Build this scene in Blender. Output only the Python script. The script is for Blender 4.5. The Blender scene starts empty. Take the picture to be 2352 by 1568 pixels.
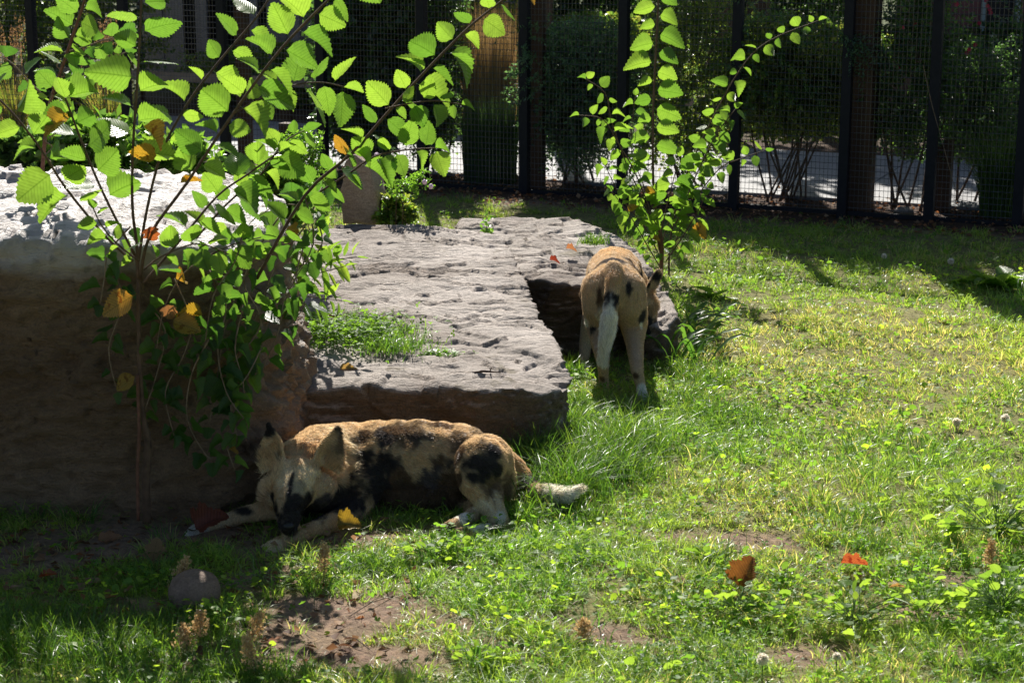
import bpy, math, random
import numpy as np
from mathutils import Vector, Matrix

random.seed(7)
rng = np.random.default_rng(11)
S = bpy.context.scene
COL = S.collection

# ------------------------------------------------------------------ camera
PITCH = math.radians(13.5); CAMZ = 2.1; FPX = 4389.0
cam = bpy.data.cameras.new('camera'); cam.lens = 67.2; cam.sensor_width = 36
cam.clip_start = 0.1; cam.clip_end = 500
co = bpy.data.objects.new('camera', cam); COL.objects.link(co)
co.location = (0, 0, CAMZ); co.rotation_euler = (math.pi/2 - PITCH, 0, 0)
cam.dof.use_dof = True; cam.dof.focus_distance = 7.6; cam.dof.aperture_fstop = 9.0
S.camera = co
# ------------------------------------------------------------------ light
SUN_EL, SUN_AZ = 42.0, -5.0          # degrees; azimuth from +Y, negative is to the left
w = bpy.data.worlds.new('World'); S.world = w; w.use_nodes = True
nt = w.node_tree; bg = nt.nodes['Background']
sky = nt.nodes.new('ShaderNodeTexSky'); sky.sky_type = 'NISHITA'; sky.sun_disc = False
sky.sun_elevation = math.radians(SUN_EL); sky.sun_rotation = math.radians(SUN_AZ)
nt.links.new(sky.outputs[0], bg.inputs[0]); bg.inputs[1].default_value = 0.05
sl = bpy.data.lights.new('sun', 'SUN'); sl.energy = 5.0; sl.angle = math.radians(0.5); sl.color = (1.0, 0.95, 0.87)
so = bpy.data.objects.new('sun', sl); COL.objects.link(so)
SV = Vector((math.sin(math.radians(SUN_AZ))*math.cos(math.radians(SUN_EL)), math.cos(math.radians(SUN_AZ))*math.cos(math.radians(SUN_EL)), math.sin(math.radians(SUN_EL))))
so.rotation_euler = SV.to_track_quat('Z', 'Y').to_euler(); so.location = (0, 8, 12)
S.view_settings.view_transform = 'Standard'; S.view_settings.look = 'None'
S.view_settings.exposure = 0.85; S.view_settings.gamma = 1.0

# ------------------------------------------------------------------ helpers
cP, sP = math.cos(PITCH), math.sin(PITCH)
def ray(px, py):
    u = (px-1176.0)/FPX; v = (py-784.0)/FPX
    return u, cP - v*sP, -sP - v*cP
def G(px, py, z=0.0):
    d = ray(px, py); t = (z-CAMZ)/d[2]
    return Vector((d[0]*t, d[1]*t, z))
def W(px, py, Y):
    d = ray(px, py); t = Y/d[1]
    return Vector((d[0]*t, Y, CAMZ + d[2]*t))

def hash3(ix, iy, iz, seed):
    h = (ix*374761393 + iy*668265263 + iz*2147483647 + seed*974634777) & 0xffffffff
    h = ((h ^ (h >> 13)) * 1274126177) & 0xffffffff
    h = h ^ (h >> 16)
    return (h & 0xffff)/65535.0
def vnoise(P, seed=0):
    P = np.asarray(P, float); i = np.floor(P).astype(np.int64); f = P - i; f = f*f*(3-2*f)
    r = 0
    for dx in (0, 1):
        for dy in (0, 1):
            for dz in (0, 1):
                wgt = (f[:,0] if dx else 1-f[:,0])*(f[:,1] if dy else 1-f[:,1])*(f[:,2] if dz else 1-f[:,2])
                r = r + wgt*hash3(i[:,0]+dx, i[:,1]+dy, i[:,2]+dz, seed)
    return r
def fbm(P, oct=4, seed=0, gain=.5):
    P = np.asarray(P, float); a = 1.0; s = 0; t = 0
    for k in range(oct):
        s = s + a*vnoise(P*(2**k) + 17.3*k, seed+k); t += a; a *= gain
    return s/t
def n2(x, y, f, seed=0, oct=3):
    x = np.atleast_1d(np.asarray(x, float)); y = np.atleast_1d(np.asarray(y, float))
    return fbm(np.stack([x*f, y*f, np.zeros_like(x)], 1), oct, seed)
def sstep(a, b, x):
    t = np.clip((x-a)/(b-a), 0, 1); return t*t*(3-2*t)

def tag(o, label=None, cat=None, group=None, kind=None):
    if label: o['label'] = label
    if cat: o['category'] = cat
    if group: o['group'] = group
    if kind: o['kind'] = kind
    return o
def empty(name, loc, label, cat, group=None):
    o = bpy.data.objects.new(name, None); COL.objects.link(o); o.location = loc
    o.empty_display_size = 0.05
    return tag(o, label, cat, group)
def put(name, me, mat=None, parent=None, loc=None):
    o = bpy.data.objects.new(name, me); COL.objects.link(o)
    if mat is not None and len(me.materials) == 0: me.materials.append(mat)
    if parent is not None:
        o.parent = parent; o.matrix_parent_inverse = Matrix.Translation(-Vector(parent.location))
    if loc is not None: o.location = loc
    return o
def mesh_np(name, V, F, col=None, smooth=False, mat=None, uv=None):
    V = np.asarray(V, np.float32); F = np.asarray(F, np.int32); k = F.shape[1]; n = len(F)
    me = bpy.data.meshes.new(name)
    me.vertices.add(len(V)); me.vertices.foreach_set('co', V.ravel())
    me.loops.add(n*k); me.loops.foreach_set('vertex_index', F.ravel())
    me.polygons.add(n); me.polygons.foreach_set('loop_start', np.arange(0, n*k, k, dtype=np.int32))
    me.polygons.foreach_set('loop_total', np.full(n, k, np.int32))
    if smooth: me.polygons.foreach_set('use_smooth', np.ones(n, bool))
    if col is not None:
        a = me.color_attributes.new('Col', 'FLOAT_COLOR', 'POINT')
        c = np.ones((len(V), 4), np.float32); c[:, :3] = col
        a.data.foreach_set('color', c.ravel())
    me.update(calc_edges=True)
    if mat is not None: me.materials.append(mat)
    return me

class MB:
    def __init__(s): s.v = []; s.f = []
    def add(s, vs, fs):
        o = len(s.v); s.v += [tuple(p) for p in vs]; s.f += [tuple(i+o for i in f) for f in fs]; return s
    def box(s, a, b):
        x0,y0,z0 = a; x1,y1,z1 = b
        return s.add([(x0,y0,z0),(x1,y0,z0),(x1,y1,z0),(x0,y1,z0),(x0,y0,z1),(x1,y0,z1),(x1,y1,z1),(x0,y1,z1)],
              [(0,3,2,1),(4,5,6,7),(0,1,5,4),(1,2,6,5),(2,3,7,6),(3,0,4,7)])
    def obox(s, c, ax, hx, hy, z0, z1):       # box turned by unit axis ax in the ground plane
        a = Vector((ax[0], ax[1], 0)).normalized(); b = Vector((-a.y, a.x, 0)); c = Vector((c[0], c[1], 0)); vs = []
        for z in (z0, z1):
            for i, j in ((-1,-1),(1,-1),(1,1),(-1,1)):
                p = c + a*hx*i + b*hy*j; vs.append((p.x, p.y, z))
        return s.add(vs, [(0,3,2,1),(4,5,6,7),(0,1,5,4),(1,2,6,5),(2,3,7,6),(3,0,4,7)])
    def tube(s, pts, rad, n=6, cap=True):
        pts = [Vector(p) for p in pts]; m = len(pts)
        if not hasattr(rad, '__len__'): rad = [rad]*m
        vs = []; up = Vector((0.3, 1, 0.2)).normalized()
        for i, p in enumerate(pts):
            t = (pts[min(i+1, m-1)] - pts[max(i-1, 0)])
            t = t.normalized() if t.length > 1e-9 else Vector((0,0,1))
            a = t.cross(up)
            if a.length < .1: a = t.cross(Vector((1,0,0)))
            a.normalize(); b = t.cross(a)
            for k in range(n):
                q = 2*math.pi*k/n; vs.append(p + (a*math.cos(q) + b*math.sin(q))*rad[i])
        fs = [(i*n+k, i*n+(k+1)%n, (i+1)*n+(k+1)%n, (i+1)*n+k) for i in range(m-1) for k in range(n)]
        if cap: fs += [tuple(range(n-1, -1, -1)), tuple((m-1)*n+k for k in range(n))]
        return s.add(vs, fs)
    def mesh(s, name, smooth=False):
        me = bpy.data.meshes.new(name); me.from_pydata(s.v, [], s.f)
        if smooth: me.polygons.foreach_set('use_smooth', [True]*len(me.polygons))
        me.update(); return me
    def put(s, name, mat, parent=None, smooth=False): return put(name, s.mesh(name, smooth), mat, parent)

# ------------------------------------------------------------------ materials
def newmat(name):
    m = bpy.data.materials.new(name); m.use_nodes = True; t = m.node_tree
    return m, t, t.nodes, t.links, t.nodes['Principled BSDF'], t.nodes['Material Output']
def ramp(N, L, src, stops):
    r = N.new('ShaderNodeValToRGB'); L.new(src, r.inputs[0]); e = r.color_ramp.elements
    e[0].position = stops[0][0]; e[0].color = (*stops[0][1], 1); e[1].position = stops[-1][0]; e[1].color = (*stops[-1][1], 1)
    for p, c in stops[1:-1]:
        q = e.new(p); q.color = (*c, 1)
    return r.outputs[0]
def noise(N, L, scale, detail=5, vec=None, rough=.55):
    n = N.new('ShaderNodeTexNoise'); n.inputs['Scale'].default_value = scale; n.inputs['Detail'].default_value = detail
    n.inputs['Roughness'].default_value = rough
    if vec is not None: L.new(vec, n.inputs['Vector'])
    return n.outputs[0]
def mapping(N, L, scale, coord='Object'):
    tc = N.new('ShaderNodeTexCoord'); mp = N.new('ShaderNodeMapping'); L.new(tc.outputs[coord], mp.inputs[0])
    mp.inputs['Scale'].default_value = scale; return mp.outputs[0]
def mixc(N, L, f, a, b, mode='MIX'):
    m = N.new('ShaderNodeMix'); m.data_type = 'RGBA'; m.blend_type = mode
    for s, v in ((m.inputs[0], f), (m.inputs[6], a), (m.inputs[7], b)):
        if hasattr(v, 'is_linked') or hasattr(v, 'links'): L.new(v, s)
        else: s.default_value = v if not hasattr(v, '__len__') else (*v, 1)
    return m.outputs[2]
def bump(N, L, h, b, strength=.5, dist=.01):
    n = N.new('ShaderNodeBump'); n.inputs['Strength'].default_value = strength; n.inputs['Distance'].default_value = dist
    L.new(h, n.inputs['Height']); L.new(n.outputs[0], b.inputs['Normal'])

def plain(name, c1, c2, scale=8, rough=.7, stretch=(1,1,1), bmp=.3, spec=.4, dist=.004):
    m, t, N, L, b, o = newmat(name)
    v = mapping(N, L, stretch); n = noise(N, L, scale, 6, v)
    L.new(ramp(N, L, n, [(.3, c1), (.7, c2)]), b.inputs['Base Color'])
    b.inputs['Roughness'].default_value = rough; b.inputs['Specular IOR Level'].default_value = spec
    n3 = noise(N, L, scale*6, 4, v); bump(N, L, n3, b, bmp, dist)
    return m
def attr_mat(name, rough=.5, trans=.4, tboost=(1.6,1.6,1.0), spec=.5, var=0.0):
    """colour from the 'Col' attribute, part of it transmitted"""
    m, t, N, L, b, o = newmat(name)
    a = N.new('ShaderNodeVertexColor'); a.layer_name = 'Col'; c = a.outputs[0]
    L.new(c, b.inputs['Base Color']); b.inputs['Roughness'].default_value = rough; b.inputs['Specular IOR Level'].default_value = spec
    if trans > 0:
        tr = N.new('ShaderNodeBsdfTranslucent'); L.new(mixc(N, L, 1.0, c, tboost, 'MULTIPLY'), tr.inputs[0])
        ms = N.new('ShaderNodeMixShader'); ms.inputs[0].default_value = trans
        L.new(b.outputs[0], ms.inputs[1]); L.new(tr.outputs[0], ms.inputs[2]); L.new(ms.outputs[0], o.inputs[0])
    return m
def leaf_mat(name, base, trans, tcol, rough=.38, veins=True, spec=.5, blotch=None):
    m, t, N, L, b, o = newmat(name)
    oi = N.new('ShaderNodeObjectInfo')
    tc = N.new('ShaderNodeTexCoord'); sx = N.new('ShaderNodeSeparateXYZ'); L.new(tc.outputs['Object'], sx.inputs[0])
    ab = N.new('ShaderNodeMath'); ab.operation = 'ABSOLUTE'; L.new(sx.outputs[1], ab.inputs[0])
    ml = N.new('ShaderNodeMath'); ml.operation = 'MULTIPLY_ADD'; L.new(ab.outputs[0], ml.inputs[0]); ml.inputs[1].default_value = -.75; L.new(sx.outputs[0], ml.inputs[2])
    sn = N.new('ShaderNodeMath'); sn.operation = 'MULTIPLY'; L.new(ml.outputs[0], sn.inputs[0]); sn.inputs[1].default_value = 70.0
    si = N.new('ShaderNodeMath'); si.operation = 'SINE'; L.new(sn.outputs[0], si.inputs[0])
    vr = ramp(N, L, si.outputs[0], [(.55, (1,1,1)), (1.0, (.72,.76,.6))])
    md = ramp(N, L, ab.outputs[0], [(.006, (.62,.68,.5)), (.022, (1,1,1))])
    hs = N.new('ShaderNodeHueSaturation')
    mr = N.new('ShaderNodeMapRange'); L.new(oi.outputs['Random'], mr.inputs[0]); mr.inputs[3].default_value = .7; mr.inputs[4].default_value = 1.25
    mh = N.new('ShaderNodeMapRange'); L.new(oi.outputs['Random'], mh.inputs[0]); mh.inputs[3].default_value = .515; mh.inputs[4].default_value = .485
    L.new(mr.outputs[0], hs.inputs['Value']); L.new(mh.outputs[0], hs.inputs['Hue'])
    nn = noise(N, L, 9, 5, tc.outputs['Object'])
    pat = mixc(N, L, 1.0, vr, md, 'MULTIPLY')
    pat = mixc(N, L, 1.0, pat, ramp(N, L, nn, [(.3, (.85,.85,.85)), (.7, (1.1,1.1,1.1))]), 'MULTIPLY')
    if blotch is not None:
        pat = mixc(N, L, ramp(N, L, noise(N, L, 4, 3, tc.outputs['Object']), [(.6,(0,0,0)), (.66,(1,1,1))]), pat, blotch)
    c1 = mixc(N, L, 1.0, pat, base, 'MULTIPLY'); L.new(c1, hs.inputs['Color'])
    L.new(hs.outputs[0], b.inputs['Base Color'])
    hs2 = N.new('ShaderNodeHueSaturation'); L.new(mr.outputs[0], hs2.inputs['Value']); L.new(mh.outputs[0], hs2.inputs['Hue'])
    L.new(mixc(N, L, 1.0, pat, tcol, 'MULTIPLY'), hs2.inputs['Color'])
    b.inputs['Roughness'].default_value = rough; b.inputs['Specular IOR Level'].default_value = spec
    bump(N, L, si.outputs[0], b, .35, .002)
    tr = N.new('ShaderNodeBsdfTranslucent'); L.new(hs2.outputs[0], tr.inputs[0])
    ms = N.new('ShaderNodeMixShader'); ms.inputs[0].default_value = trans
    L.new(b.outputs[0], ms.inputs[1]); L.new(tr.outputs[0], ms.inputs[2]); L.new(ms.outputs[0], o.inputs[0])
    return m

M = {}
M['leaf'] = leaf_mat('elm leaf', (.08,.145,.035), .55, (.25,.45,.04), rough=.33, spec=.6)
M['leaf_yellow'] = leaf_mat('yellow leaf', (.42,.26,.05), .45, (.62,.32,.03), blotch=(.5,.35,.2))
M['leaf_vine'] = leaf_mat('vine leaf', (.045,.1,.03), .48, (.17,.36,.035))
M['leaf_mallow'] = leaf_mat('mallow leaf', (.11,.2,.04), .55, (.34,.54,.05))
M['leaf_orange'] = leaf_mat('orange leaf', (.3,.1,.035), .42, (.48,.14,.03), blotch=(.5,.3,.3))
M['leaf_brown'] = leaf_mat('brown leaf', (.3,.17,.08), .3, (.5,.22,.06), rough=.6)
M['leaf_red'] = leaf_mat('red leaf', (.2,.03,.02), .3, (.4,.05,.02), rough=.6)
M['leaf_tan'] = leaf_mat('tan leaf', (.5,.36,.16), .35, (.65,.35,.1), rough=.6)
M['bark'] = plain('bark', (.06,.035,.022), (.14,.085,.055), 40, .75)
M['bark_red'] = plain('bark reddish', (.09,.035,.022), (.2,.09,.055), 40, .7)
M['twig'] = plain('dry twig', (.12,.08,.05), (.3,.22,.15), 40, .8)
M['grass'] = attr_mat('grass', .33, .5, (2.3,2.2,1.0), .5)
M['foliage'] = attr_mat('foliage', .36, .45, (2.8,2.8,1.2), .7)
M['clover'] = attr_mat('clover', .5, .5, (2.7,2.6,1.1), .22)
M['dry'] = attr_mat('dry stems', .7, .35, (1.4,1.2,1.0), .3)
M['fur_skin'] = attr_mat('coat', .8, 0, spec=.15)
M['fur'] = attr_mat('coat hair', .45, .42, (1.5,1.45,1.35), .4)
M['post'] = plain('black painted metal', (.008,.009,.014), (.014,.015,.022), 30, .6, bmp=.05, spec=.2)
M['wire'] = plain('dark coated wire', (.03,.033,.04), (.06,.063,.07), 30, .28, bmp=.02, spec=.9)
M['wood'] = plain('brown stained timber', (.045,.022,.012), (.09,.048,.026), 3, .75, (6,6,.5), .5)
M['rail'] = plain('weathered timber', (.18,.13,.09), (.32,.25,.19), 3, .6, (.7,6,6), .4)
M['wallboard'] = plain('mauve brown boards', (.26,.22,.22), (.36,.31,.31), 3, .8, (5,5,.4), .4)
M['dark'] = plain('dark interior', (.015,.014,.014), (.03,.028,.028), 3, .8)
M['slat'] = plain('grey slat', (.35,.33,.32), (.5,.48,.46), 6, .5)
M['frame'] = plain('grey green frame', (.2,.25,.27), (.28,.33,.35), 6, .5)
M['redwall'] = plain('dark red siding', (.12,.045,.05), (.18,.07,.075), 6, .7)
M['eye'] = plain('dark eye', (.01,.006,.004), (.015,.01,.006), 6, .15, spec=.8)
M['nose'] = plain('wet black nose', (.012,.011,.011), (.02,.018,.018), 60, .4)
M['down'] = attr_mat('seed down', .9, .5, (1.2,1.2,1.2), .2)

def rock_mat(name, cs, rough=.75, spec=.4, stretch=(1.2,3.2,3.2), bs=.9, mask=(.6,.68), top=None, steep_shade=True):
    m, t, N, L, b, o = newmat(name)
    v = mapping(N, L, (1,1,1)); vs = mapping(N, L, stretch)
    big = noise(N, L, 2.2, 6, v); fine = noise(N, L, 26, 8, vs, .7); grit = noise(N, L, 160, 3, v, .7)
    c = ramp(N, L, big, [(.32, cs[0]), (.5, cs[1]), (.68, cs[2])])
    c = mixc(N, L, .75, c, ramp(N, L, fine, [(.32, (.5,.48,.46)), (.55, (1,1,1)), (.75, (1.15,1.13,1.1))]), 'MULTIPLY')
    c = mixc(N, L, .7, c, ramp(N, L, grit, [(.3, (.5,.5,.5)), (.6, (1.15,1.15,1.15))]), 'MULTIPLY')
    if top is not None:  # paler colour above a height paints sun glare onto the top
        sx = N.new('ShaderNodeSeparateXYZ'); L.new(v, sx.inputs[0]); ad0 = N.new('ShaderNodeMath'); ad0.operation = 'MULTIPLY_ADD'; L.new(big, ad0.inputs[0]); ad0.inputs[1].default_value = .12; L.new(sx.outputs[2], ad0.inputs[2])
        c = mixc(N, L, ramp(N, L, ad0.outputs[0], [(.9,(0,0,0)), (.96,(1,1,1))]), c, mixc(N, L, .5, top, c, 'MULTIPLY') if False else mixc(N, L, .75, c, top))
    lich = ramp(N, L, noise(N, L, 5, 7, v, .7), [(mask[0], (0,0,0)), (mask[1], (1,1,1))])
    c = mixc(N, L, lich, c, cs[3])
    if steep_shade:      # shade painted into the stone: steep faces get a darker brown
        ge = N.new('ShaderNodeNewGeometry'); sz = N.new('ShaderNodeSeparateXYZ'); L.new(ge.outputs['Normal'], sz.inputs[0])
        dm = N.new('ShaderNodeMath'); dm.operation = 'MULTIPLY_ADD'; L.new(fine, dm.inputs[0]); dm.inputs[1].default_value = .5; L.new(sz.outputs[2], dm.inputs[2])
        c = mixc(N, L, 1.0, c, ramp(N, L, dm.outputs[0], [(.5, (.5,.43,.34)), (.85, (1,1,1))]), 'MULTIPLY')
    L.new(c, b.inputs['Base Color']); b.inputs['Roughness'].default_value = rough; b.inputs['Specular IOR Level'].default_value = spec
    ad = N.new('ShaderNodeMath'); ad.operation = 'MULTIPLY_ADD'; L.new(grit, ad.inputs[0]); ad.inputs[1].default_value = .25; L.new(fine, ad.inputs[2])
    vo = N.new('ShaderNodeTexVoronoi'); vo.inputs['Scale'].default_value = 22; L.new(vs, vo.inputs['Vector'])
    pr = N.new('ShaderNodeMath'); pr.operation = 'MULTIPLY_ADD'
    pp = ramp(N, L, vo.outputs['Distance'], [(.05,(0,0,0)), (.25,(1,1,1))]); L.new(pp, pr.inputs[0]); pr.inputs[1].default_value = .25; L.new(ad.outputs[0], pr.inputs[2])
    bump(N, L, pr.outputs[0], b, bs, .02)
    return m
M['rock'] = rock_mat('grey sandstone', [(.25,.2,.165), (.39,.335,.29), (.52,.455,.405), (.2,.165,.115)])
M['boulder'] = rock_mat('brown boulder stone', [(.15,.088,.045), (.22,.14,.08), (.29,.2,.125), (.1,.06,.032)], rough=.45, spec=.6, top=(.6,.56,.54), steep_shade=False)
M['pinkrock'] = rock_mat('pinkish stone', [(.32,.22,.16), (.42,.3,.23), (.5,.38,.3), (.28,.22,.17)], steep_shade=False)
M['ball'] = rock_mat('rounded stone', [(.17,.11,.075), (.22,.15,.11), (.27,.19,.14), (.19,.13,.1)], stretch=(1,1,1), bs=.4, steep_shade=False)
m, t, N, L, b, o = newmat('concrete path')
v = mapping(N, L, (1,1,1)); big = noise(N, L, 1.5, 6, v); fi = noise(N, L, 60, 4, v)
c = ramp(N, L, big, [(.3, (.19,.19,.195)), (.7, (.28,.28,.285))]); c = mixc(N, L, .4, c, ramp(N, L, fi, [(.3,(.6,.6,.6)), (.7,(1.1,1.1,1.1))]), 'MULTIPLY')
L.new(c, b.inputs['Base Color']); b.inputs['Roughness'].default_value = .7; bump(N, L, fi, b, .3, .003); M['path'] = m
m, t, N, L, b, o = newmat('soil and thatch')
a = N.new('ShaderNodeVertexColor'); a.layer_name = 'Col'; v = mapping(N, L, (1,1,1))
n1 = noise(N, L, 35, 8, v, .7); n3 = noise(N, L, 8, 6, v)
c = mixc(N, L, .9, a.outputs[0], ramp(N, L, n1, [(.3,(.45,.42,.4)), (.5,(1,1,1)), (.72,(1.7,1.6,1.45))]), 'MULTIPLY')
c = mixc(N, L, .6, c, ramp(N, L, n3, [(.3,(.65,.62,.6)), (.7,(1.2,1.2,1.2))]), 'MULTIPLY')
L.new(c, b.inputs['Base Color']); b.inputs['Roughness'].default_value = .9; b.inputs['Specular IOR Level'].default_value = .2
bump(N, L, n1, b, .9, .02); M['soil'] = m

# ------------------------------------------------------------------ layout of the fence line
FA = Vector((-3.9, 14.9, 0)); FB = Vector((3.35, 11.75, 0))
FD = (FB-FA).normalized(); FN = Vector((-FD.y, FD.x, 0))          # FN points away from the camera
if FN.y < 0: FN = -FN
def fence_at(px, off=0.0):
    """point of the line parallel to the fence, off metres behind it, seen at column px"""
    u = (px-1176.0)/FPX
    A = FA + FN*off
    # x = u * depth, depth along the optical axis is close to Y*cP (+ z term); solve with z = 0.6
    k = u  # x = k*(Y*cP - (z-CAMZ)*sP)
    zc = (0.6-CAMZ)*sP
    # A.x + s*FD.x = k*((A.y+s*FD.y)*cP - zc)
    s = (k*(A.y*cP - zc) - A.x)/(FD.x - k*FD.y*cP)
    return A + FD*s
def behind(x, y): return (x-FA.x)*FN.x + (y-FA.y)*FN.y

# ------------------------------------------------------------------ ground
def gh(x, y):
    x = np.atleast_1d(x); y = np.atleast_1d(y)
    near = np.clip(1-(np.abs(x)/12), 0, 1)
    h = (n2(x, y, .9, 5)-.5)*.07 + (n2(x, y, 5, 9)-.5)*.02
    flat = np.clip((behind(x, y)-.3)/.5, 0, 1)
    return h*near*(1-flat)
def ghs(x, y): return float(gh(np.array([x]), np.array([y]))[0])
BARE = []
for px, py, r in ((760,1440,.16),(860,1400,.13),(700,1400,.1),(720,1500,.14),(900,1520,.13),(1000,1440,.1),(1400,1460,.09),(1250,1430,.07),(1680,1245,.1),(1740,1240,.1),
                  (1560,1240,.07),(2080,1400,.1),(2200,1320,.07),(1350,1060,.0),(250,1240,.22),(60,1280,.2),(450,1230,.16),(620,1330,.12),(300,1400,.08),(1150,1500,.08),(1900,1500,.1),(2250,1500,.08),(640,1265,.13),(540,1240,.12),(760,1245,.09),(860,1235,.06),(1000,1230,.05)):
    if r > 0: p = G(px, py); BARE.append((p.x, p.y, r))
def bare(x, y):
    b = np.zeros_like(x)
    for bx, by, r in BARE:
        d = np.hypot((x-bx)/1.5, (y-by)); b = np.maximum(b, 1-sstep(r*.5, r*1.5, d))
    b = b*(0.55+.9*n2(x, y, 7, 3))
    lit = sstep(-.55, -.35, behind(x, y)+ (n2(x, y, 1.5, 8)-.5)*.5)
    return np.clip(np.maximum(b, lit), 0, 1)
def dryness(x, y):
    q = G(2000, 830); d = np.hypot((x-q.x)/1.3, (y-q.y)/1.2)
    q2 = G(1500, 1150); d2 = np.hypot((x-q2.x)/1.2, (y-q2.y)/.6)
    return np.clip((1-sstep(.3, 1.3, d))*.75 + (1-sstep(.1, .7, d2))*.35 + (n2(x, y, 2.2, 21)-.5)*1.5 + .12, 0, 1)

xs = np.concatenate([np.linspace(-60, -6, 14)[:-1], np.linspace(-6, 6, 300), np.linspace(6, 60, 14)[1:]])
ys = np.concatenate([np.linspace(-20, 3.5, 8)[:-1], np.linspace(3.5, 15.5, 320), np.linspace(15.5, 90, 30)[1:]])
X, Y = np.meshgrid(xs, ys); xf, yf = X.ravel(), Y.ravel()
br = bare(xf, yf); zf = gh(xf, yf)
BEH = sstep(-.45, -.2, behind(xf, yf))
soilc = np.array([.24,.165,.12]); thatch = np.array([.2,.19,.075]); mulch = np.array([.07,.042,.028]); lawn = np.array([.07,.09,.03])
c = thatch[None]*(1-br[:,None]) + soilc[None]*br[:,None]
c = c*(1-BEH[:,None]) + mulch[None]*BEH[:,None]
fl = sstep(4.6, 4.9, behind(xf, yf)); c = c*(1-fl[:,None]) + lawn[None]*fl[:,None]
nx = len(xs); idx = np.arange(len(xf)).reshape(len(ys), nx)
F = np.stack([idx[:-1,:-1].ravel(), idx[:-1,1:].ravel(), idx[1:,1:].ravel(), idx[1:,:-1].ravel()], 1)
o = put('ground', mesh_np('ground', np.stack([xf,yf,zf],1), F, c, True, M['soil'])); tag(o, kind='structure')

# path behind the fence, slightly above the ground, with expansion joints between slabs
A = FA + FN*.5 - FD*12; Lp = 32
slabs = MB(); k = 0
pathroot = None
base = MB().obox(A + FD*Lp/2 + FN*1.1, FD, Lp/2, 1.1, -.1, .004).put('path', M['path']); tag(base, kind='structure')
for i in range(9):
    c0 = fence_at(-50) + FN*.5 - FD*1.0 + FD*(i*1.3+.65) + FN*1.1
    s = MB().obox(c0, FD, .644, 1.094, -.05, .022).put('paving_slab', M['path'], base)

# ------------------------------------------------------------------ rocks
def rock(name, top, bottom_out, mat, voxel, label, cat='rock', amp=.03, stretch=(1.2,3.5,3.5), smooth=3, zb=-.08, seed=1, pit=.012, ledge=.02, mid=None):
    """cage from a top outline (world points); sides drop to the ground; voxelised, then weathered"""
    top = [Vector(p) for p in top]; n = len(top); c = sum(top, Vector())/n
    rings = [[c], top]
    prof = mid if mid else [(.5, .5)]
    for f, g in prof:
        rings.append([Vector((p.x + (p.x-c.x)/max((p-c).length, .01)*bottom_out[0]*g, p.y + (p.y-c.y)/max((p-c).length, .01)*bottom_out[1]*g, p.z*(1-f) + zb*f)) for p in top])
    rings.append([Vector((p.x + (p.x-c.x)/max((p-c).length, .01)*bottom_out[0], p.y + (p.y-c.y)/max((p-c).length, .01)*bottom_out[1], zb)) for p in top])
    vs = [tuple(c)]; fs = []
    for r in rings[1:]: vs += [tuple(p) for p in r]
    for i in range(n): fs.append((0, 1+i, 1+(i+1)%n))
    for k in range(len(rings)-2):
        a = 1+k*n; b2 = a+n
        for i in range(n): fs.append((a+i, b2+i, b2+(i+1)%n, a+(i+1)%n))
    a = 1+(len(rings)-2)*n; fs.append(tuple(a+i for i in range(n)))
    me = bpy.data.meshes.new(name); me.from_pydata(vs, [], fs); me.update()
    me = voxelize(me, voxel, smooth)
    V = np.empty(len(me.vertices)*3, np.float32); me.vertices.foreach_get('co', V); V = V.reshape(-1,3)
    Nn = np.empty(len(me.vertices)*3, np.float32); me.vertices.foreach_get('normal', Nn); Nn = Nn.reshape(-1,3)
    st = np.array(stretch)
    side_ = 1-sstep(.35, .8, Nn[:,2])
    d = (fbm(V*1.6, 4, seed)-.5)*amp*2*(.5+2.2*side_)
    d += (fbm(V*st*2.2, 5, seed+7, .6)-.5)*amp*1.3*(.55+1.5*side_)
    d += (fbm(V*np.array([7,12,12]), 4, seed+9, .6)-.5)*.013
    lv = fbm(V*np.array([1.0,2.2,6.0])*1.7, 4, seed+13); q = (lv*9) % 1.0
    d += (sstep(.0, .1, q)-q)*ledge
    p = fbm(V*np.array([5,11,11]), 3, seed+19); d -= sstep(.63, .72, p)*pit
    d += (fbm(V*30*np.array([.6,1.2,1.2]), 3, seed+23, .7)-.5)*.010
    V = V + Nn*d[:,None]
    me.vertices.foreach_set('co', V.ravel().astype(np.float32)); me.update()
    me.polygons.foreach_set('use_smooth', [True]*len(me.polygons))
    me.materials.append(mat)
    o = put(name, me); return tag(o, label, cat)
def voxelize(me, voxel, smooth, fac=.5):
    o = bpy.data.objects.new('tmp', me); COL.objects.link(o)
    m1 = o.modifiers.new('r', 'REMESH'); m1.mode = 'VOXEL'; m1.voxel_size = voxel
    if smooth:
        m2 = o.modifiers.new('s', 'SMOOTH'); m2.factor = fac; m2.iterations = smooth
    dg = bpy.context.evaluated_depsgraph_get(); dg.update()
    res = bpy.data.meshes.new_from_object(o.evaluated_get(dg)); bpy.data.objects.remove(o)
    return res
def poly(pts): return [G(x, y, z) for x, y, z in pts]
slab_top = poly([(690,897,.29),(780,885,.30),(850,880,.305),(930,893,.295),(1010,886,.30),(1090,899,.30),(1180,893,.305),(1240,905,.275),(1300,900,.255),(1314,872,.28),(1296,830,.32),(1262,760,.34),(1240,735,.34),(1215,660,.37),(1180,590,.41),
                 (1160,548,.43),(1080,530,.44),(940,522,.45),(800,520,.46),(720,530,.45),(600,600,.43),(560,760,.36),(600,860,.31)])
rock('flat_rock', slab_top, (.03,.0), M['rock'], .0095, 'large flat grey slab of rock behind the lying dog', amp=.022, seed=3, ledge=.018, pit=.007)
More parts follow.
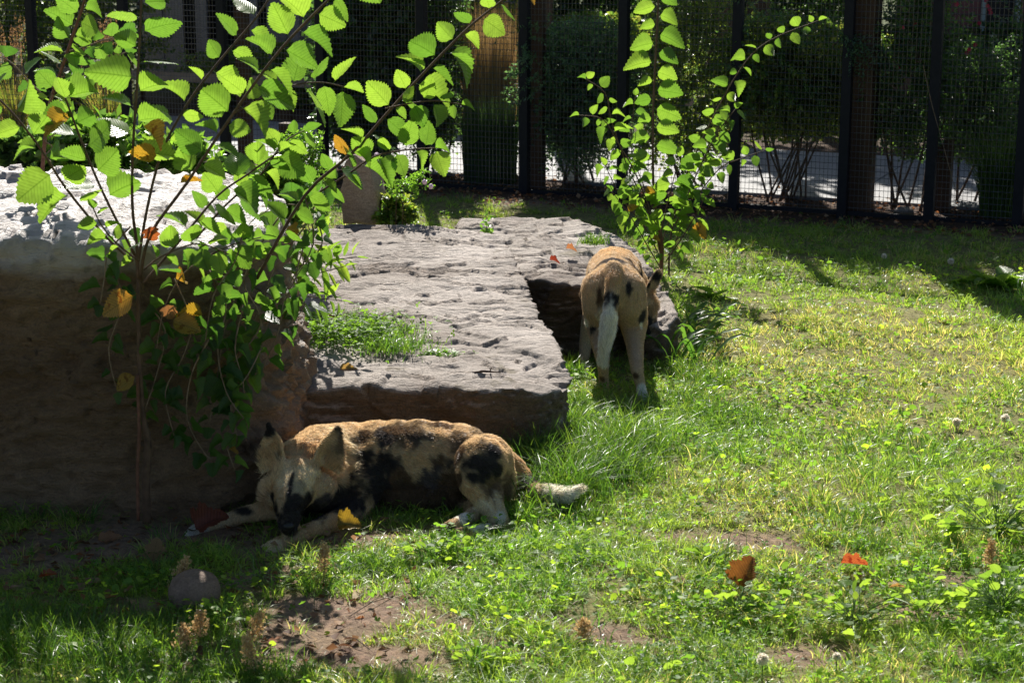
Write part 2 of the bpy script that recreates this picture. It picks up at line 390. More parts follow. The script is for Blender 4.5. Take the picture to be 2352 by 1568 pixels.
back_top = poly([(1060,510,.40),(1190,506,.40),(1262,497,.43),(1330,508,.41),(1410,540,.38),(1480,595,.34),(1500,632,.32),(1420,655,.31),(1340,658,.31),(1262,650,.33),(1205,640,.33),(1120,600,.35),(1060,560,.36)])
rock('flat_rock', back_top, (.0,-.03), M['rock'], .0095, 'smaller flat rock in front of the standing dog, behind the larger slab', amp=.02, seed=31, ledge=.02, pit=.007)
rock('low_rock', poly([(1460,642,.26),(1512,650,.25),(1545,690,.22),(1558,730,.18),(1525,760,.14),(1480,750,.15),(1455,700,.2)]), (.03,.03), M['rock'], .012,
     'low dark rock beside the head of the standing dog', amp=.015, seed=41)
bt = poly([(-420,552,.95),(-150,548,.96),(0,546,.96),(150,552,.96),(300,562,.95),(450,566,.93),(545,560,.92),(600,520,.93),(612,470,.96),(590,430,.98),(500,408,1.0),(300,403,1.02),(100,398,1.03),(-300,398,1.0),(-520,450,1.0)])
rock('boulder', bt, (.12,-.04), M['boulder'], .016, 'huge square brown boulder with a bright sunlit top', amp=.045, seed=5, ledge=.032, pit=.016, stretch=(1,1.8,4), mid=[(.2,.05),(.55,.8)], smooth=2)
ur = [(785,515),(870,512),(862,440),(848,375),(812,352),(790,372),(775,440)]
def standing_stone():
    me = bpy.data.meshes.new('upright_rock'); f = [W(x, y, 9.45) for x, y in ur]; b2 = [W(x+25, y-4, 9.65) for x, y in ur]; n = len(f)
    me.from_pydata([tuple(p) for p in f+b2], [], [tuple(range(n)), tuple(range(2*n-1, n-1, -1))] + [(i, n+i, n+(i+1)%n, (i+1)%n) for i in range(n)])
    me = voxelize(me, .011, 3)
    V = np.empty(len(me.vertices)*3, np.float32); me.vertices.foreach_get('co', V); V = V.reshape(-1,3)
    Nn = np.empty(len(me.vertices)*3, np.float32); me.vertices.foreach_get('normal', Nn); Nn = Nn.reshape(-1,3)
    V = V + Nn*((fbm(V*6,5,77,.6)-.5)*.05)[:,None]; me.vertices.foreach_set('co', V.ravel().astype(np.float32)); me.update()
    me.polygons.foreach_set('use_smooth', [True]*len(me.polygons)); me.materials.append(M['pinkrock'])
    tag(put('upright_rock', me), 'upright pinkish stone standing at the back of the slab', 'rock')
standing_stone()
def pebble(name, c, r, mat, label, cat='stone', seed=1, amp=.25):
    import bmesh
    bm = bmesh.new(); bmesh.ops.create_icosphere(bm, subdivisions=4, radius=1)
    V = np.array([v.co[:] for v in bm.verts]); d = 1+(fbm(V*1.4+seed, 4, seed)-.5)*amp
    for v, k in zip(bm.verts, d): v.co = Vector((v.co.x*r[0]*k, v.co.y*r[1]*k, v.co.z*r[2]*k))
    me = bpy.data.meshes.new(name); bm.to_mesh(me); bm.free(); me.polygons.foreach_set('use_smooth', [True]*len(me.polygons)); me.materials.append(mat)
    o = put(name, me, loc=c); return tag(o, label, cat)
p = G(447, 1392); pebble('round_stone', (p.x, p.y+.02, .036), (.078,.08,.07), M['ball'], 'round brown ball shaped stone in the shade below the boulder', amp=.2)
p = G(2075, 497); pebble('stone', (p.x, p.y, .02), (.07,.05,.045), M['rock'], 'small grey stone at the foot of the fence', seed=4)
p = G(735, 682, .36); pebble('stone', (p.x, p.y, .37), (.06,.045,.03), M['pinkrock'], 'small pale stone among the grass on the slab', seed=6)

# rock footprints keep grass out
def inside(poly_, x, y, grow=0.0):
    c = sum(poly_, Vector())/len(poly_); P = [((p.x-c.x)*(1+grow)+c.x, (p.y-c.y)*(1+grow)+c.y) for p in poly_]
    r = np.zeros(len(x), bool); j = len(P)-1
    for i in range(len(P)):
        xi, yi = P[i]; xj, yj = P[j]
        cond = ((yi > y) != (yj > y)) & (x < (xj-xi)*(y-yi)/(yj-yi+1e-12)+xi)
        r ^= cond; j = i
    return r
def blocked(x, y): return inside(slab_top, x, y) | inside(back_top, x, y) | inside(bt, x, y, .04)

# ------------------------------------------------------------------ painted dogs
def ico():
    import bmesh
    bm = bmesh.new(); bmesh.ops.create_icosphere(bm, subdivisions=2, radius=1)
    V = np.array([v.co[:] for v in bm.verts]); F = np.array([[v.index for v in f.verts] for f in bm.faces]); bm.free(); return V, F
IV, IF = ico()
def chain_mesh(chains, ears, voxel, smooth):
    Vs, Fs, n = [], [], 0
    for ch in chains:
        pts = [(W(a[0], a[1], a[2]), a[3]) for a in ch]
        if len(pts) == 1: pts = pts*2
        for (p, r), (q, s) in zip(pts[:-1], pts[1:]):
            m = max(2, int((q-p).length/(min(r, s)*.35))+1)
            for k in range(m):
                t = k/(m-1); c = p.lerp(q, t); rr = r*(1-t)+s*t
                Vs.append(IV*rr + np.array(c)[None]); Fs.append(IF+n); n += len(IV)
    for outline in ears:      # closed cupped shells
        v, f = outline; Vs.append(np.array(v)); Fs.append(np.array(f)+n); n += len(v)
    V = np.concatenate(Vs); F = np.concatenate(Fs)
    me = mesh_np('b', V, F); return voxelize(me, voxel, smooth)
def ear(base_a, base_b, tip, depth_dir, cup=.03, th=.012, bulge=.35, pw=2.6):
    """ear from its two base corners and tip; cupped along depth_dir; returns a closed triangle shell"""
    a, b, t = Vector(base_a), Vector(base_b), Vector(tip); d = Vector(depth_dir).normalized(); nu, nv = 8, 9
    F_, B_ = [], []
    for j in range(nv):
        v = j/(nv-1); wd = max(0, 1-v**pw)**(.5 if pw > 2 else .75)*(1+bulge*math.sin(v*math.pi)); mid = (a+b)/2*(1-v)+t*v
        for i in range(nu):
            u = i/(nu-1)*2-1
            p = mid + (b-a)/2*u*max(wd, .12) + d*cup*(1-u*u)*(1-v*.6)
            F_.append(p - d*th/2); B_.append(p + d*th/2)
    vs = F_+B_; m = len(F_); fs = []
    def q(a_, b_, c_, d_): fs.extend([(a_, b_, c_), (a_, c_, d_)])
    for j in range(nv-1):
        for i in range(nu-1):
            k = j*nu+i; q(k, k+1, k+nu+1, k+nu); q(m+k, m+k+nu, m+k+nu+1, m+k+1)
    for j in range(nv-1):
        k = j*nu; q(k, k+nu, m+k+nu, m+k); k = j*nu+nu-1; q(k, m+k, m+k+nu, k+nu)
    for i in range(nu-1):
        q(i, m+i, m+i+1, i+1); k = (nv-1)*nu+i; q(k, k+1, m+k+1, m+k)
    return [tuple(p) for p in vs], fs

TAN = np.array([.58,.44,.27]); ORG = np.array([.54,.38,.215]); CREAM = np.array([.76,.65,.46]); BLK = np.array([.026,.022,.021]); BRN = np.array([.15,.095,.055]); WHT = np.array([.78,.76,.70])
def paint(V, base, patches, seed):
    c = np.repeat(base[None], len(V), 0)
    c = c*(0.8+.45*fbm(V*9, 4, seed))[:,None]
    wob = (fbm(V*13, 5, seed+3, .6)-.5)
    wob2 = (fbm(V*60, 2, seed+5)-.5)
    if seed == 5:
        mt = sstep(.52, .66, fbm(V*np.array([11,11,9]), 4, 300, .6))*sstep(-.66, -.56, V[:,0])*.75; c = c*(1-mt[:,None]) + (BRN*.8)[None]*mt[:,None]
    for px, py, Yd, r, colr, *ax in patches:
        q = np.array(W(px, py, Yd)); s = np.array(ax[0]) if ax else np.ones(3)
        d = np.linalg.norm((V-q)/(s*r), axis=1) + wob*(2.0*min(1, r/.04)) + wob2*.5
        k = 1-sstep(.68, 1.22, d); c = c*(1-k[:,None]) + colr[None]*k[:,None]
    return c
def build_dog(name, label, chains, ears, base, patches, seed, hairs, lenfn, flow, origin, voxel=.0058, smooth=9):
    me = chain_mesh(chains, ears, voxel, smooth)
    V = np.empty(len(me.vertices)*3, np.float32); me.vertices.foreach_get('co', V); V = V.reshape(-1,3)
    C = paint(V, base, patches, seed)
    a = me.color_attributes.new('Col', 'FLOAT_COLOR', 'POINT'); cc = np.ones((len(V),4), np.float32); cc[:,:3] = C*.8; a.data.foreach_set('color', cc.ravel())
    me.polygons.foreach_set('use_smooth', [True]*len(me.polygons)); me.name = name
    root = empty(name, origin, label, 'wild dog')
    put('body', me, M['fur_skin'], root)
    # coat of single hairs
    me.calc_loop_triangles(); nt_ = len(me.loop_triangles)
    T = np.empty(nt_*3, np.int32); me.loop_triangles.foreach_get('vertices', T); T = T.reshape(-1,3)
    Nn = np.empty(len(V)*3, np.float32); me.vertices.foreach_get('normal', Nn); Nn = Nn.reshape(-1,3)
    e = V[T]; ar = np.linalg.norm(np.cross(e[:,1]-e[:,0], e[:,2]-e[:,0]), axis=1); ar[e[:,:,2].max(1) < .004] = 0
    ti = rng.choice(nt_, hairs, p=ar/ar.sum()); r1 = np.sqrt(rng.random(hairs)); r2 = rng.random(hairs)
    bw = np.stack([1-r1, r1*(1-r2), r1*r2], 1)[:,:,None]
    P = (e[ti]*bw).sum(1); Nh = (Nn[T[ti]]*bw).sum(1); Nh /= np.linalg.norm(Nh, axis=1)[:,None]+1e-9; Ch = paint(P, base, patches, seed)
    ln, lift = lenfn(P); fl = flow(P); fl = fl - Nh*(fl*Nh).sum(1)[:,None]; fl /= np.linalg.norm(fl, axis=1)[:,None]+1e-6
    cl = (np.stack([fbm(P*45, 2, 90+k) for k in range(3)], 1)-.5)*.8
    D = fl + Nh*lift[:,None] + cl + rng.normal(0, .13, (hairs,3)); D /= np.linalg.norm(D, axis=1)[:,None]
    ln = ln*rng.uniform(.6, 1.2, hairs)
    side = np.cross(D, rng.normal(0,1,(hairs,3))); side /= np.linalg.norm(side, axis=1)[:,None]+1e-6
    wd = .0007; mid = P + D*(ln*.55)[:,None] + Nh*(ln*.06)[:,None]; tip = P + D*ln[:,None] - Nh*(ln*.08)[:,None]; P0 = P - Nh*.001
    VV = np.stack([P0-side*wd, P0+side*wd, mid+side*wd*.8, mid-side*wd*.8, tip], 1).reshape(-1,3)
    k = np.arange(hairs)[:,None]*5
    FF = np.concatenate([k+np.array([[0,1,2]]), k+np.array([[0,2,3]]), k+np.array([[3,2,4]])], 0)
    hc = Ch*rng.uniform(.7, 1.3, hairs)[:,None]; hcc = np.repeat(hc[:,None,:], 5, 1); hcc[:,4] = hcc[:,4]*1.1+.01
    me2 = mesh_np('fur', VV, FF, hcc.reshape(-1,3), True, M['fur']); f = put('fur', me2, None, root); f['kind'] = 'stuff'
    return root
def eyeball(px, py, Yd, r, parent):
    import bmesh
    bm = bmesh.new(); bmesh.ops.create_uvsphere(bm, u_segments=12, v_segments=8, radius=r); me = bpy.data.meshes.new('eye'); bm.to_mesh(me); bm.free()
    me.polygons.foreach_set('use_smooth', [True]*len(me.polygons)); me.transform(Matrix.Translation(W(px, py, Yd))); put('eye', me, M['eye'], parent)

def lying_dog():
    ch = [
     [(800,1072,6.38,.150),(860,1070,6.37,.162),(960,1063,6.36,.155),(1050,1064,6.36,.142),(1105,1088,6.36,.120),(1128,1100,6.36,.09)],
     [(800,1060,6.36,.14),(740,1052,6.30,.118),(690,1072,6.2,.1)],
     [(800,1120,6.28,.10),(740,1120,6.2,.09),(690,1120,6.12,.07)],
     [(684,1104,6.08,.085),(672,1128,6.03,.074)],
     [(640,1128,6.07,.052),(634,1132,6.08,.05)], [(725,1128,6.09,.062),(735,1120,6.12,.06)],
     [(667,1145,5.99,.058),(664,1182,5.935,.041),(662,1206,5.91,.030)],
     [(664,1200,5.96,.035),(664,1215,5.94,.026)],
     [(652,1140,5.975,.028),(645,1143,5.985,.02)], [(686,1140,5.98,.028),(692,1143,5.985,.02)],   # brow
     # far foreleg, stretched to the left
     [(700,1165,6.2,.05),(640,1165,6.13,.038),(560,1182,6.11,.028),(500,1202,6.08,.022),(468,1214,6.05,.024),(446,1219,6.02,.021)],
     [(455,1220,6.035,.014),(432,1224,6.02,.012)], [(450,1226,6.01,.014),(430,1231,5.99,.012)],
     # near foreleg under the chin
     [(830,1110,6.24,.085),(815,1165,6.18,.055),(800,1185,6.12,.042),(725,1212,6.01,.028),(665,1240,5.925,.023),(638,1252,5.90,.026),(622,1258,5.885,.022)],
     [(630,1262,5.875,.014),(612,1267,5.865,.012)], [(645,1264,5.87,.014),(630,1272,5.855,.012)], [(622,1254,5.9,.014),(606,1258,5.89,.012)],
     # near hind leg
     [(1115,1062,6.28,.100),(1105,1062,6.22,.092),(1092,1086,6.18,.066),(1084,1108,6.15,.046),(1100,1140,6.12,.031),(1125,1178,6.09,.023),(1150,1206,6.07,.020)],
     [(1125,1105,6.20,.036),(1146,1160,6.12,.017),(1166,1205,6.08,.014),(1160,1213,6.07,.020)],
     [(1155,1212,6.08,.022),(1120,1214,6.03,.019),(1092,1220,5.99,.022),(1072,1222,5.975,.021)],
     [(1080,1224,5.965,.014),(1056,1229,5.95,.012)], [(1088,1230,5.95,.014),(1066,1235,5.935,.012)], [(1075,1216,5.985,.014),(1050,1221,5.97,.012)],
     # far hind paw
     [(1080,1160,6.26,.045),(1095,1175,6.16,.028),(1080,1185,6.08,.023),(1055,1200,6.03,.021),(1040,1206,6.01,.021)],
     [(1045,1210,6.0,.013),(1020,1218,5.985,.011)], [(1034,1204,6.02,.013),(1012,1211,6.0,.011)],
     [(1155,1120,6.34,.05)],
     [(930,1140,6.27,.085),(1020,1140,6.28,.085)],
     [(1155,1050,6.43,.036),(1185,1072,6.44,.034),(1205,1105,6.40,.032),(1232,1130,6.33,.03),(1265,1134,6.27,.022),(1300,1136,6.22,.018),(1326,1123,6.22,.010),(1337,1117,6.22,.004)]]
    d = (.25, .9, .1)
    ears = [ear(W(602,1092,6.05), W(655,1064,6.06), W(611,970,6.10), (.5,.8,.1), .028, .011, .16, 1.8), ear(W(717,1066,6.08), W(780,1092,6.10), W(779,978,6.14), (-.45,.8,.1), .028, .011, .16, 1.8)]
    B, K, T_, Cm, Br, Wh = BLK, BLK*1.7, TAN, CREAM, BRN, WHT
    pat = [
     (760,1060,6.25,.12,Cm), (640,1000,6.2,.05,Cm),
     (715,1010,6.15,.06,ORG), (690,1045,6.02,.04,ORG),
     (880,995,6.28,.055,K*1.6), (850,1040,6.2,.06,K), (880,1065,6.2,.07,K), (865,1130,6.2,.10,K), (800,1150,6.15,.075,K), (830,1010,6.3,.045,Br),
     (965,1000,6.25,.042,K*1.6,(2.0,1,.8)), (930,1025,6.2,.045,Br), (1010,978,6.35,.022,Br,(2.0,1,.7)), (905,985,6.3,.035,Br,(1.8,1,.6)), (1000,1060,6.2,.04,Br), (985,1110,6.2,.06,K*2.5), (920,1100,6.2,.04,Br), (1040,1120,6.2,.06,Br), (950,1165,6.2,.09,Br*.6), (1010,1170,6.2,.07,Br*.5), (1030,1060,6.2,.03,K*2),
     (1100,1062,6.14,.044,K*1.5,(1.4,1,.7)), (1130,1046,6.17,.036,K*1.5), (1135,1075,6.16,.028,K), (1060,1045,6.2,.03,Br), (1085,1095,6.13,.028,K), (1108,1085,6.12,.03,K), (1110,1020,6.25,.03,Br), (1065,1100,6.15,.025,Br),
     (1134,1076,6.125,.013,Wh,(.7,1,1.4)),
     (700,1165,6.15,.07,K), (745,1165,6.13,.06,K),
     (640,1095,6.0,.06,Cm), (715,1105,6.02,.06,Cm), (735,1130,6.04,.05,T_*.95), (672,1090,5.98,.06,Cm*.85), (620,1110,6.05,.05,Cm),
     (677,1072,5.99,.016,K,(.55,1.5,1.3)), (672,1092,5.985,.02,K,(.55,1.5,1.3)), (668,1115,5.97,.022,K,(.55,1.5,1.4)), (665,1140,5.96,.024,K,(.5,1.5,1.4)),
     (632,1144,6.0,.034,K), (700,1146,5.995,.042,K), (735,1150,6.05,.035,BLK*3), (690,1120,5.98,.03,Cm*.6), (650,1165,5.95,.04,K), (664,1178,5.92,.05,K), (680,1170,5.96,.045,K), (664,1205,5.91,.05,K), (715,1175,6.05,.05,K),
     (612,985,6.08,.034,K), (618,1010,6.05,.025,K,(.6,1,1.3)), (637,1040,6.05,.026,K*1.5,(.5,1,1.6)), (776,992,6.12,.032,K), (768,1012,6.1,.026,K,(.8,1,1)), (742,1042,6.08,.028,K*1.5,(.6,1,1.5)), (756,1065,6.06,.022,T_*.6),
     (560,1172,6.1,.03,K,(1.4,1,.5)), (500,1195,6.06,.06,Cm*.9,(1.4,1,1)), (445,1222,6.0,.05,Wh*.8), 
     (620,1258,5.88,.045,Cm), (700,1222,5.98,.04,ORG),(600,1262,5.87,.018,K),
     (1125,1170,6.1,.06,Cm*.85), (1100,1216,6.0,.05,Wh), (1150,1195,6.08,.03,Wh*.9,(.6,1,1.4)), (1060,1228,5.95,.035,Br*.7), (1065,1192,6.04,.032,Wh), (1024,1214,5.99,.028,Br*.6),
     (1190,1070,6.42,.05,ORG), (1212,1118,6.38,.045,K), (1285,1134,6.25,.085,Wh)]
    head = np.array(W(680,1110,6.06)); ruff = np.array(W(760,1060,6.2)); ruff2 = np.array(W(606,1095,6.1)); tail = np.array(W(1300,1130,6.23))
    def lenfn(P):
        dh = np.linalg.norm(P-head, axis=1); dr = np.minimum(np.linalg.norm(P-ruff, axis=1), np.linalg.norm(P-ruff2, axis=1)); dt = np.linalg.norm(P-tail, axis=1)
        l = np.full(len(P), .013); l = np.where(P[:,2] < .09, .009, l)
        l = np.where(dh < .12, .008, l); l = np.where((dr < .095), .03, l); l = np.where(dt < .12, .03, l)
        lf = np.where(dr < .085, .75, np.where(dh < .12, .3, .38)); return l, lf
    def flow(P):
        f = np.zeros_like(P); f[:,0] = 1; f[:,2] = -.55
        dh = P-head; k = np.linalg.norm(dh, axis=1) < .15
        g = dh*1.0; g[:,2] += .08; f[k] = g[k]
        tl = np.linalg.norm(P-tail, axis=1) < .16; f[tl] = np.array([1,0,.05])
        leg = (P[:,2] < .09) & ~tl; f[leg] = np.array([-.2,-.3,-.8]); return f
    r = build_dog('lying_dog', 'mottled tan and black wild dog lying on the ground with its head on its paws', ch, ears, TAN, pat, 5, 210000, lenfn, flow, (W(950,1180,6.3).x, 6.3, 0))
    me = MB(); 
    import bmesh
    bm = bmesh.new(); bmesh.ops.create_uvsphere(bm, u_segments=14, v_segments=10, radius=1); mm = bpy.data.meshes.new('nose'); bm.to_mesh(mm); bm.free()
    mm.transform(Matrix.Translation(W(662,1208,5.885)) @ Matrix.Diagonal((.019,.014,.014,1))); mm.polygons.foreach_set('use_smooth', [True]*len(mm.polygons)); put('nose', mm, M['nose'], r)
    eyeball(638,1148,5.985,.0105,r); eyeball(694,1150,5.985,.0105,r)
lying_dog()

def standing_dog():
    ch = [
     [(1408,662,7.98,.108),(1408,655,8.1,.112),(1407,648,8.25,.122),(1411,632,8.42,.130),(1414,624,8.5,.112)],
     [(1395,690,8.2,.09),(1408,690,8.35,.11)], [(1375,678,8.2,.085)],
     [(1378,664,7.97,.082),(1376,700,7.97,.074),(1374,745,8.02,.056),(1376,780,7.95,.038),(1384,832,7.82,.025),(1386,862,7.85,.021),(1386,886,7.86,.023),(1384,890,7.89,.024)],
     [(1440,664,7.97,.082),(1446,700,7.97,.076),(1456,748,8.02,.058),(1458,790,7.92,.038),(1464,853,7.72,.026),(1471,885,7.71,.021),(1477,912,7.69,.023),(1479,916,7.72,.024)],
     [(1378,690,8.42,.07),(1356,740,8.42,.042),(1345,790,8.4,.028),(1341,836,8.34,.02),(1339,841,8.31,.023)],
     [(1440,690,8.42,.07),(1456,745,8.45,.042),(1461,800,8.45,.028),(1462,833,8.42,.02),(1462,840,8.38,.023)],
     [(1430,640,8.5,.10),(1455,668,8.5,.082),(1470,690,8.48,.07),(1480,702,8.46,.062)],
     [(1480,700,8.46,.062),(1487,735,8.44,.045),(1490,765,8.42,.032),(1492,785,8.41,.027)],
     [(1409,620,7.93,.040),(1409,645,7.87,.034),(1404,688,7.83,.030),(1400,725,7.81,.032),(1394,770,7.80,.028),(1387,812,7.80,.016),(1382,842,7.80,.004)]]
    ears = [ear(W(1478,690,8.42), W(1506,668,8.44), W(1512,618,8.44), (-.4,.8,.2), .02, .012, .5)]
    K, Cm, Br, Wh, T_ = BLK*1.3, CREAM, BRN, WHT, TAN
    pat = [
     (1408,575,8.4,.1,T_*1.15), (1405,600,8.10,.05,K*3,(1.5,1.6,.9)), (1400,625,7.95,.05,T_*1.2,(1.3,.6,.5)), (1370,615,8.1,.04,Br), (1455,605,8.25,.05,Br),(1475,640,8.35,.07,K),
     (1340,640,8.2,.05,Br), (1330,690,8.2,.06,Br*.8,(.8,1,1)), (1340,720,8.15,.05,K),
     (1446,662,7.88,.03,K*1.5,(.6,1,1.5)), (1376,680,7.88,.034,Br,(.5,1,1.5)), (1474,722,7.95,.026,K*2,(.6,1,1.5)), (1474,748,7.95,.016,Wh,(.6,1,1.2)), (1347,738,8.0,.03,Wh,(.5,2,1.3)), (1362,760,7.97,.03,K,(.7,1,1.6)),
     
     (1404,690,7.83,.055,K,(.9,1,.75)), (1395,765,7.79,.1,Wh,(.6,1,1.25)), (1387,820,7.79,.05,Wh), (1400,716,7.78,.03,Wh),
     (1409,640,7.85,.045,ORG*1.05), (1384,868,7.84,.015,Br*1.5), (1460,862,7.70,.015,Br), (1478,895,7.69,.03,Wh), (1481,914,7.69,.03,Wh*.9), (1340,838,8.33,.04,T_*.8),
     (1340,780,8.4,.08,Cm*.8,(.6,1,1.5)),
     (1508,636,8.44,.04,K), (1494,655,8.42,.022,K), (1492,685,8.4,.035,Cm), (1495,705,8.38,.03,T_), (1490,770,8.42,.07,K), (1485,735,8.4,.05,BLK*2), (1470,700,8.4,.03,Br)]
    tail = np.array(W(1395,775,7.8)); ch_ = np.array(W(1495,690,8.42))
    def lenfn(P):
        dt = np.linalg.norm((P-tail)/np.array([1,1,1.6]), axis=1); dc = np.linalg.norm(P-ch_, axis=1)
        l = np.full(len(P), .012); l = np.where(P[:,2] < .25, .008, l); l = np.where((dt < .075) & (P[:,1] < 7.87), .026, l); l = np.where(dc < .06, .026, l)
        return l, np.where(dc < .06, .7, .35)
    def flow(P):
        f = np.zeros_like(P); f[:,1] = -.7; f[:,2] = -.8; return f
    r = build_dog('standing_dog', 'tan wild dog with a white tipped tail standing with its back to the camera', ch, ears, np.array([.57,.435,.28]), pat, 25, 150000, lenfn, flow, (W(1410,870,8.0).x, 8.0, 0), voxel=.006)
standing_dog()

# ------------------------------------------------------------------ mesh fence
FH = 2.35
fpx = [-150, 80, 290, 515, 740, 970, 1205, 1431, 1690, 1942, 2143, 2349, 2570]
fp = [fence_at(x) for x in fpx]
fr = empty('mesh_fence', fp[0], 'tall dark wire mesh fence with black metal posts across the back', 'fence')
for p in fp:
    MB().obox(p, FD, .031, .031, -.05, FH).put('post', M['post'], fr)
for a, b in zip(fp[:-1], fp[1:]):
    n = Vector(FN)*(-.0)
    mb = MB(); Ld = (b-a).length; a2 = a + FD*.034; L2 = Ld-.068
    nv = max(2, int(L2/.027)); 
    for i in range(nv):
        q = a2 + FD*(L2*(i+.5)/nv); mb.tube([(q.x, q.y, .02), (q.x, q.y, FH-.04)], .0017, 3, False)
    z = .05
    while z < FH-.05:
        q = a2 - FN*.0034; r = a2 + FD*L2 - FN*.0034
        mb.tube([(q.x, q.y, z), (r.x, r.y, z)], .0019, 4, False); z += .0405
    w_ = mb.put('wire_mesh', M['wire'], fr); w_['kind'] = 'stuff'
    rl = MB(); c = (a+b)/2; rl.obox(c, FD, Ld/2-.033, .02, FH-.04, FH); rl.put('top_rail', M['post'], fr)
    rl = MB(); rl.obox(c, FD, Ld/2-.033, .014, .0, .028); rl.put('bottom_rail', M['post'], fr)

# thick timber posts just behind the fence
for i, (px, w_, lab) in enumerate([(1974,.098,'thick square brown timber post behind the mesh fence on the right, the widest one'), (1236,.045,'brown timber post beside the black fence post in the middle of the fence'),
                      (560,.045,'brown timber post seen behind the leaves of the nearer sapling')]):
    p = fence_at(px, .2); mb = MB().obox(p, FD, w_, w_, -.05, 3.0); o = mb.put('timber_post', M['wood']); tag(o, lab, 'post', 'timber posts behind the fence')
    md = o.modifiers.new('b', 'BEVEL'); md.width = .008; md.segments = 2
for px, off, h_, lab in [(657,.25,.36,'short brown timber post behind the mesh among the sapling leaves'),(2176,.4,.47,'short brown timber post behind the last but one fence panel on the right')]:
    p = fence_at(px, off); o = MB().obox(p, FD, .045, .045, -.05, h_).put('timber_post', M['wood']); tag(o, lab, 'post', 'timber posts behind the fence')
# low timber rail along the path
rp = [fence_at(x, 2.85) for x in (-120, 200, 655, 1075, 1560, 2176, 2600)]
rr = empty('rail_fence', rp[0], 'low wooden rail fence along the far side of the path behind the mesh', 'fence')
for p in rp: MB().obox(p, FD, .05, .05, -.05, .43).put('post', M['wood'], rr)
for a, b in zip(rp[:-1], rp[1:]):
    MB().obox((a+b)/2 - FN*.068, FD, (b-a).length/2-.003, .016, .33, .41).put('rail', M['rail'], rr)

# buildings beyond the path
def wall_pt(px, Y): return W(px, 150, Y).x
br_ = empty('building', (wall_pt(760,20.5), 20.5, 0), 'brown boarded building with a dark doorway behind the fence on the left', 'building')
x0, x1 = wall_pt(330,20.5), wall_pt(1240,20.5); xd0, xd1 = wall_pt(470,20.5), wall_pt(585,20.5)
k = 0; x = x0
while x < x1:
    xe = min(x+.22, x1)
    if xe <= xd0 or x >= xd1:
        MB().box((x+.004, 20.5 + .02*(k%2), 0), (xe-.004, 20.62, 3.2)).put('plank', M['wallboard'], br_)
    x = xe; k += 1
MB().box((xd0-.1, 21.6, 0), (xd1+.1, 21.7, 3.2)).put('interior_wall', M['dark'], br_)
MB().box((xd0-.1, 20.63, 2.4), (xd1+.1, 21.6, 3.2)).put('ceiling', M['dark'], br_)
for xx in (xd0, xd1, wall_pt(680,20.5), wall_pt(900,20.5)): MB().box((xx-.06, 20.38, 0), (xx+.06, 20.495, 3.2)).put('pillar', M['wallboard'], br_)
MB().box((x0-.3, 19.4, 3.21), (x1+.3, 24, 3.35)).put('roof', M['dark'], br_)
MB().box((x0, 20.63, 0), (xd0-.1, 24, 3.2)).put('back_room', M['dark'], br_); MB().box((xd1+.1, 20.63, 0), (x1, 24, 3.2)).put('back_room', M['dark'], br_)
sc = empty('slatted_screen', (wall_pt(250,19), 19, 0), 'grey horizontal slatted screen behind the leafy twig at upper left', 'screen')
for i in range(16): MB().box((wall_pt(150,19), 19, .35+i*.055), (wall_pt(325,19), 19.03, .375+i*.055)).put('slat', M['slat'], sc)
for px in (152, 240, 323): xx = wall_pt(px,19); MB().box((xx-.02, 19.032, 0), (xx+.02, 19.07, 1.3)).put('upright', M['wood'], sc)
rb = empty('building', (wall_pt(2250,18), 18, 0), 'dark red building with a pale framed window at the upper right', 'building')
xa, xb = wall_pt(2060,18), wall_pt(2700,18); wa, wb = wall_pt(2258,18), wall_pt(2322,18)
for z in np.arange(0, 3, .15):
    for a, b in ((xa, wa-.05), (wb+.05, xb)): MB().box((a, 18, z+.003), (b, 18.12, z+.147)).put('board', M['redwall'], rb)
zz = W(2290,112,18).z
MB().box((wa-.05, 18.01, 0), (wb+.05, 18.12, zz-.04)).put('lower_wall', M['redwall'], rb)
fw = MB().box((wa-.05, 17.98, zz-.04), (wb+.05, 18.1, zz)).box((wa-.05, 17.98, zz), (wa-.01, 18.1, zz+1.2)).box((wb+.01, 17.98, zz), (wb+.05, 18.1, zz+1.2)).box((wa-.05, 17.98, zz+1.2), (wb+.05, 18.1, zz+1.24)).put('window', M['frame'], rb)
MB().box((wa-.01, 18.05, zz), (wb+.01, 18.06, zz+1.2)).put('pane', M['dark'], fw)
MB().box((wa-.05, 18.01, zz+1.24), (wb+.05, 18.12, 3)).put('upper_wall', M['redwall'], rb)
MB().box((xa-.2, 17.6, 3.02), (xb+.2, 21, 3.1)).put('roof', M['dark'], rb)

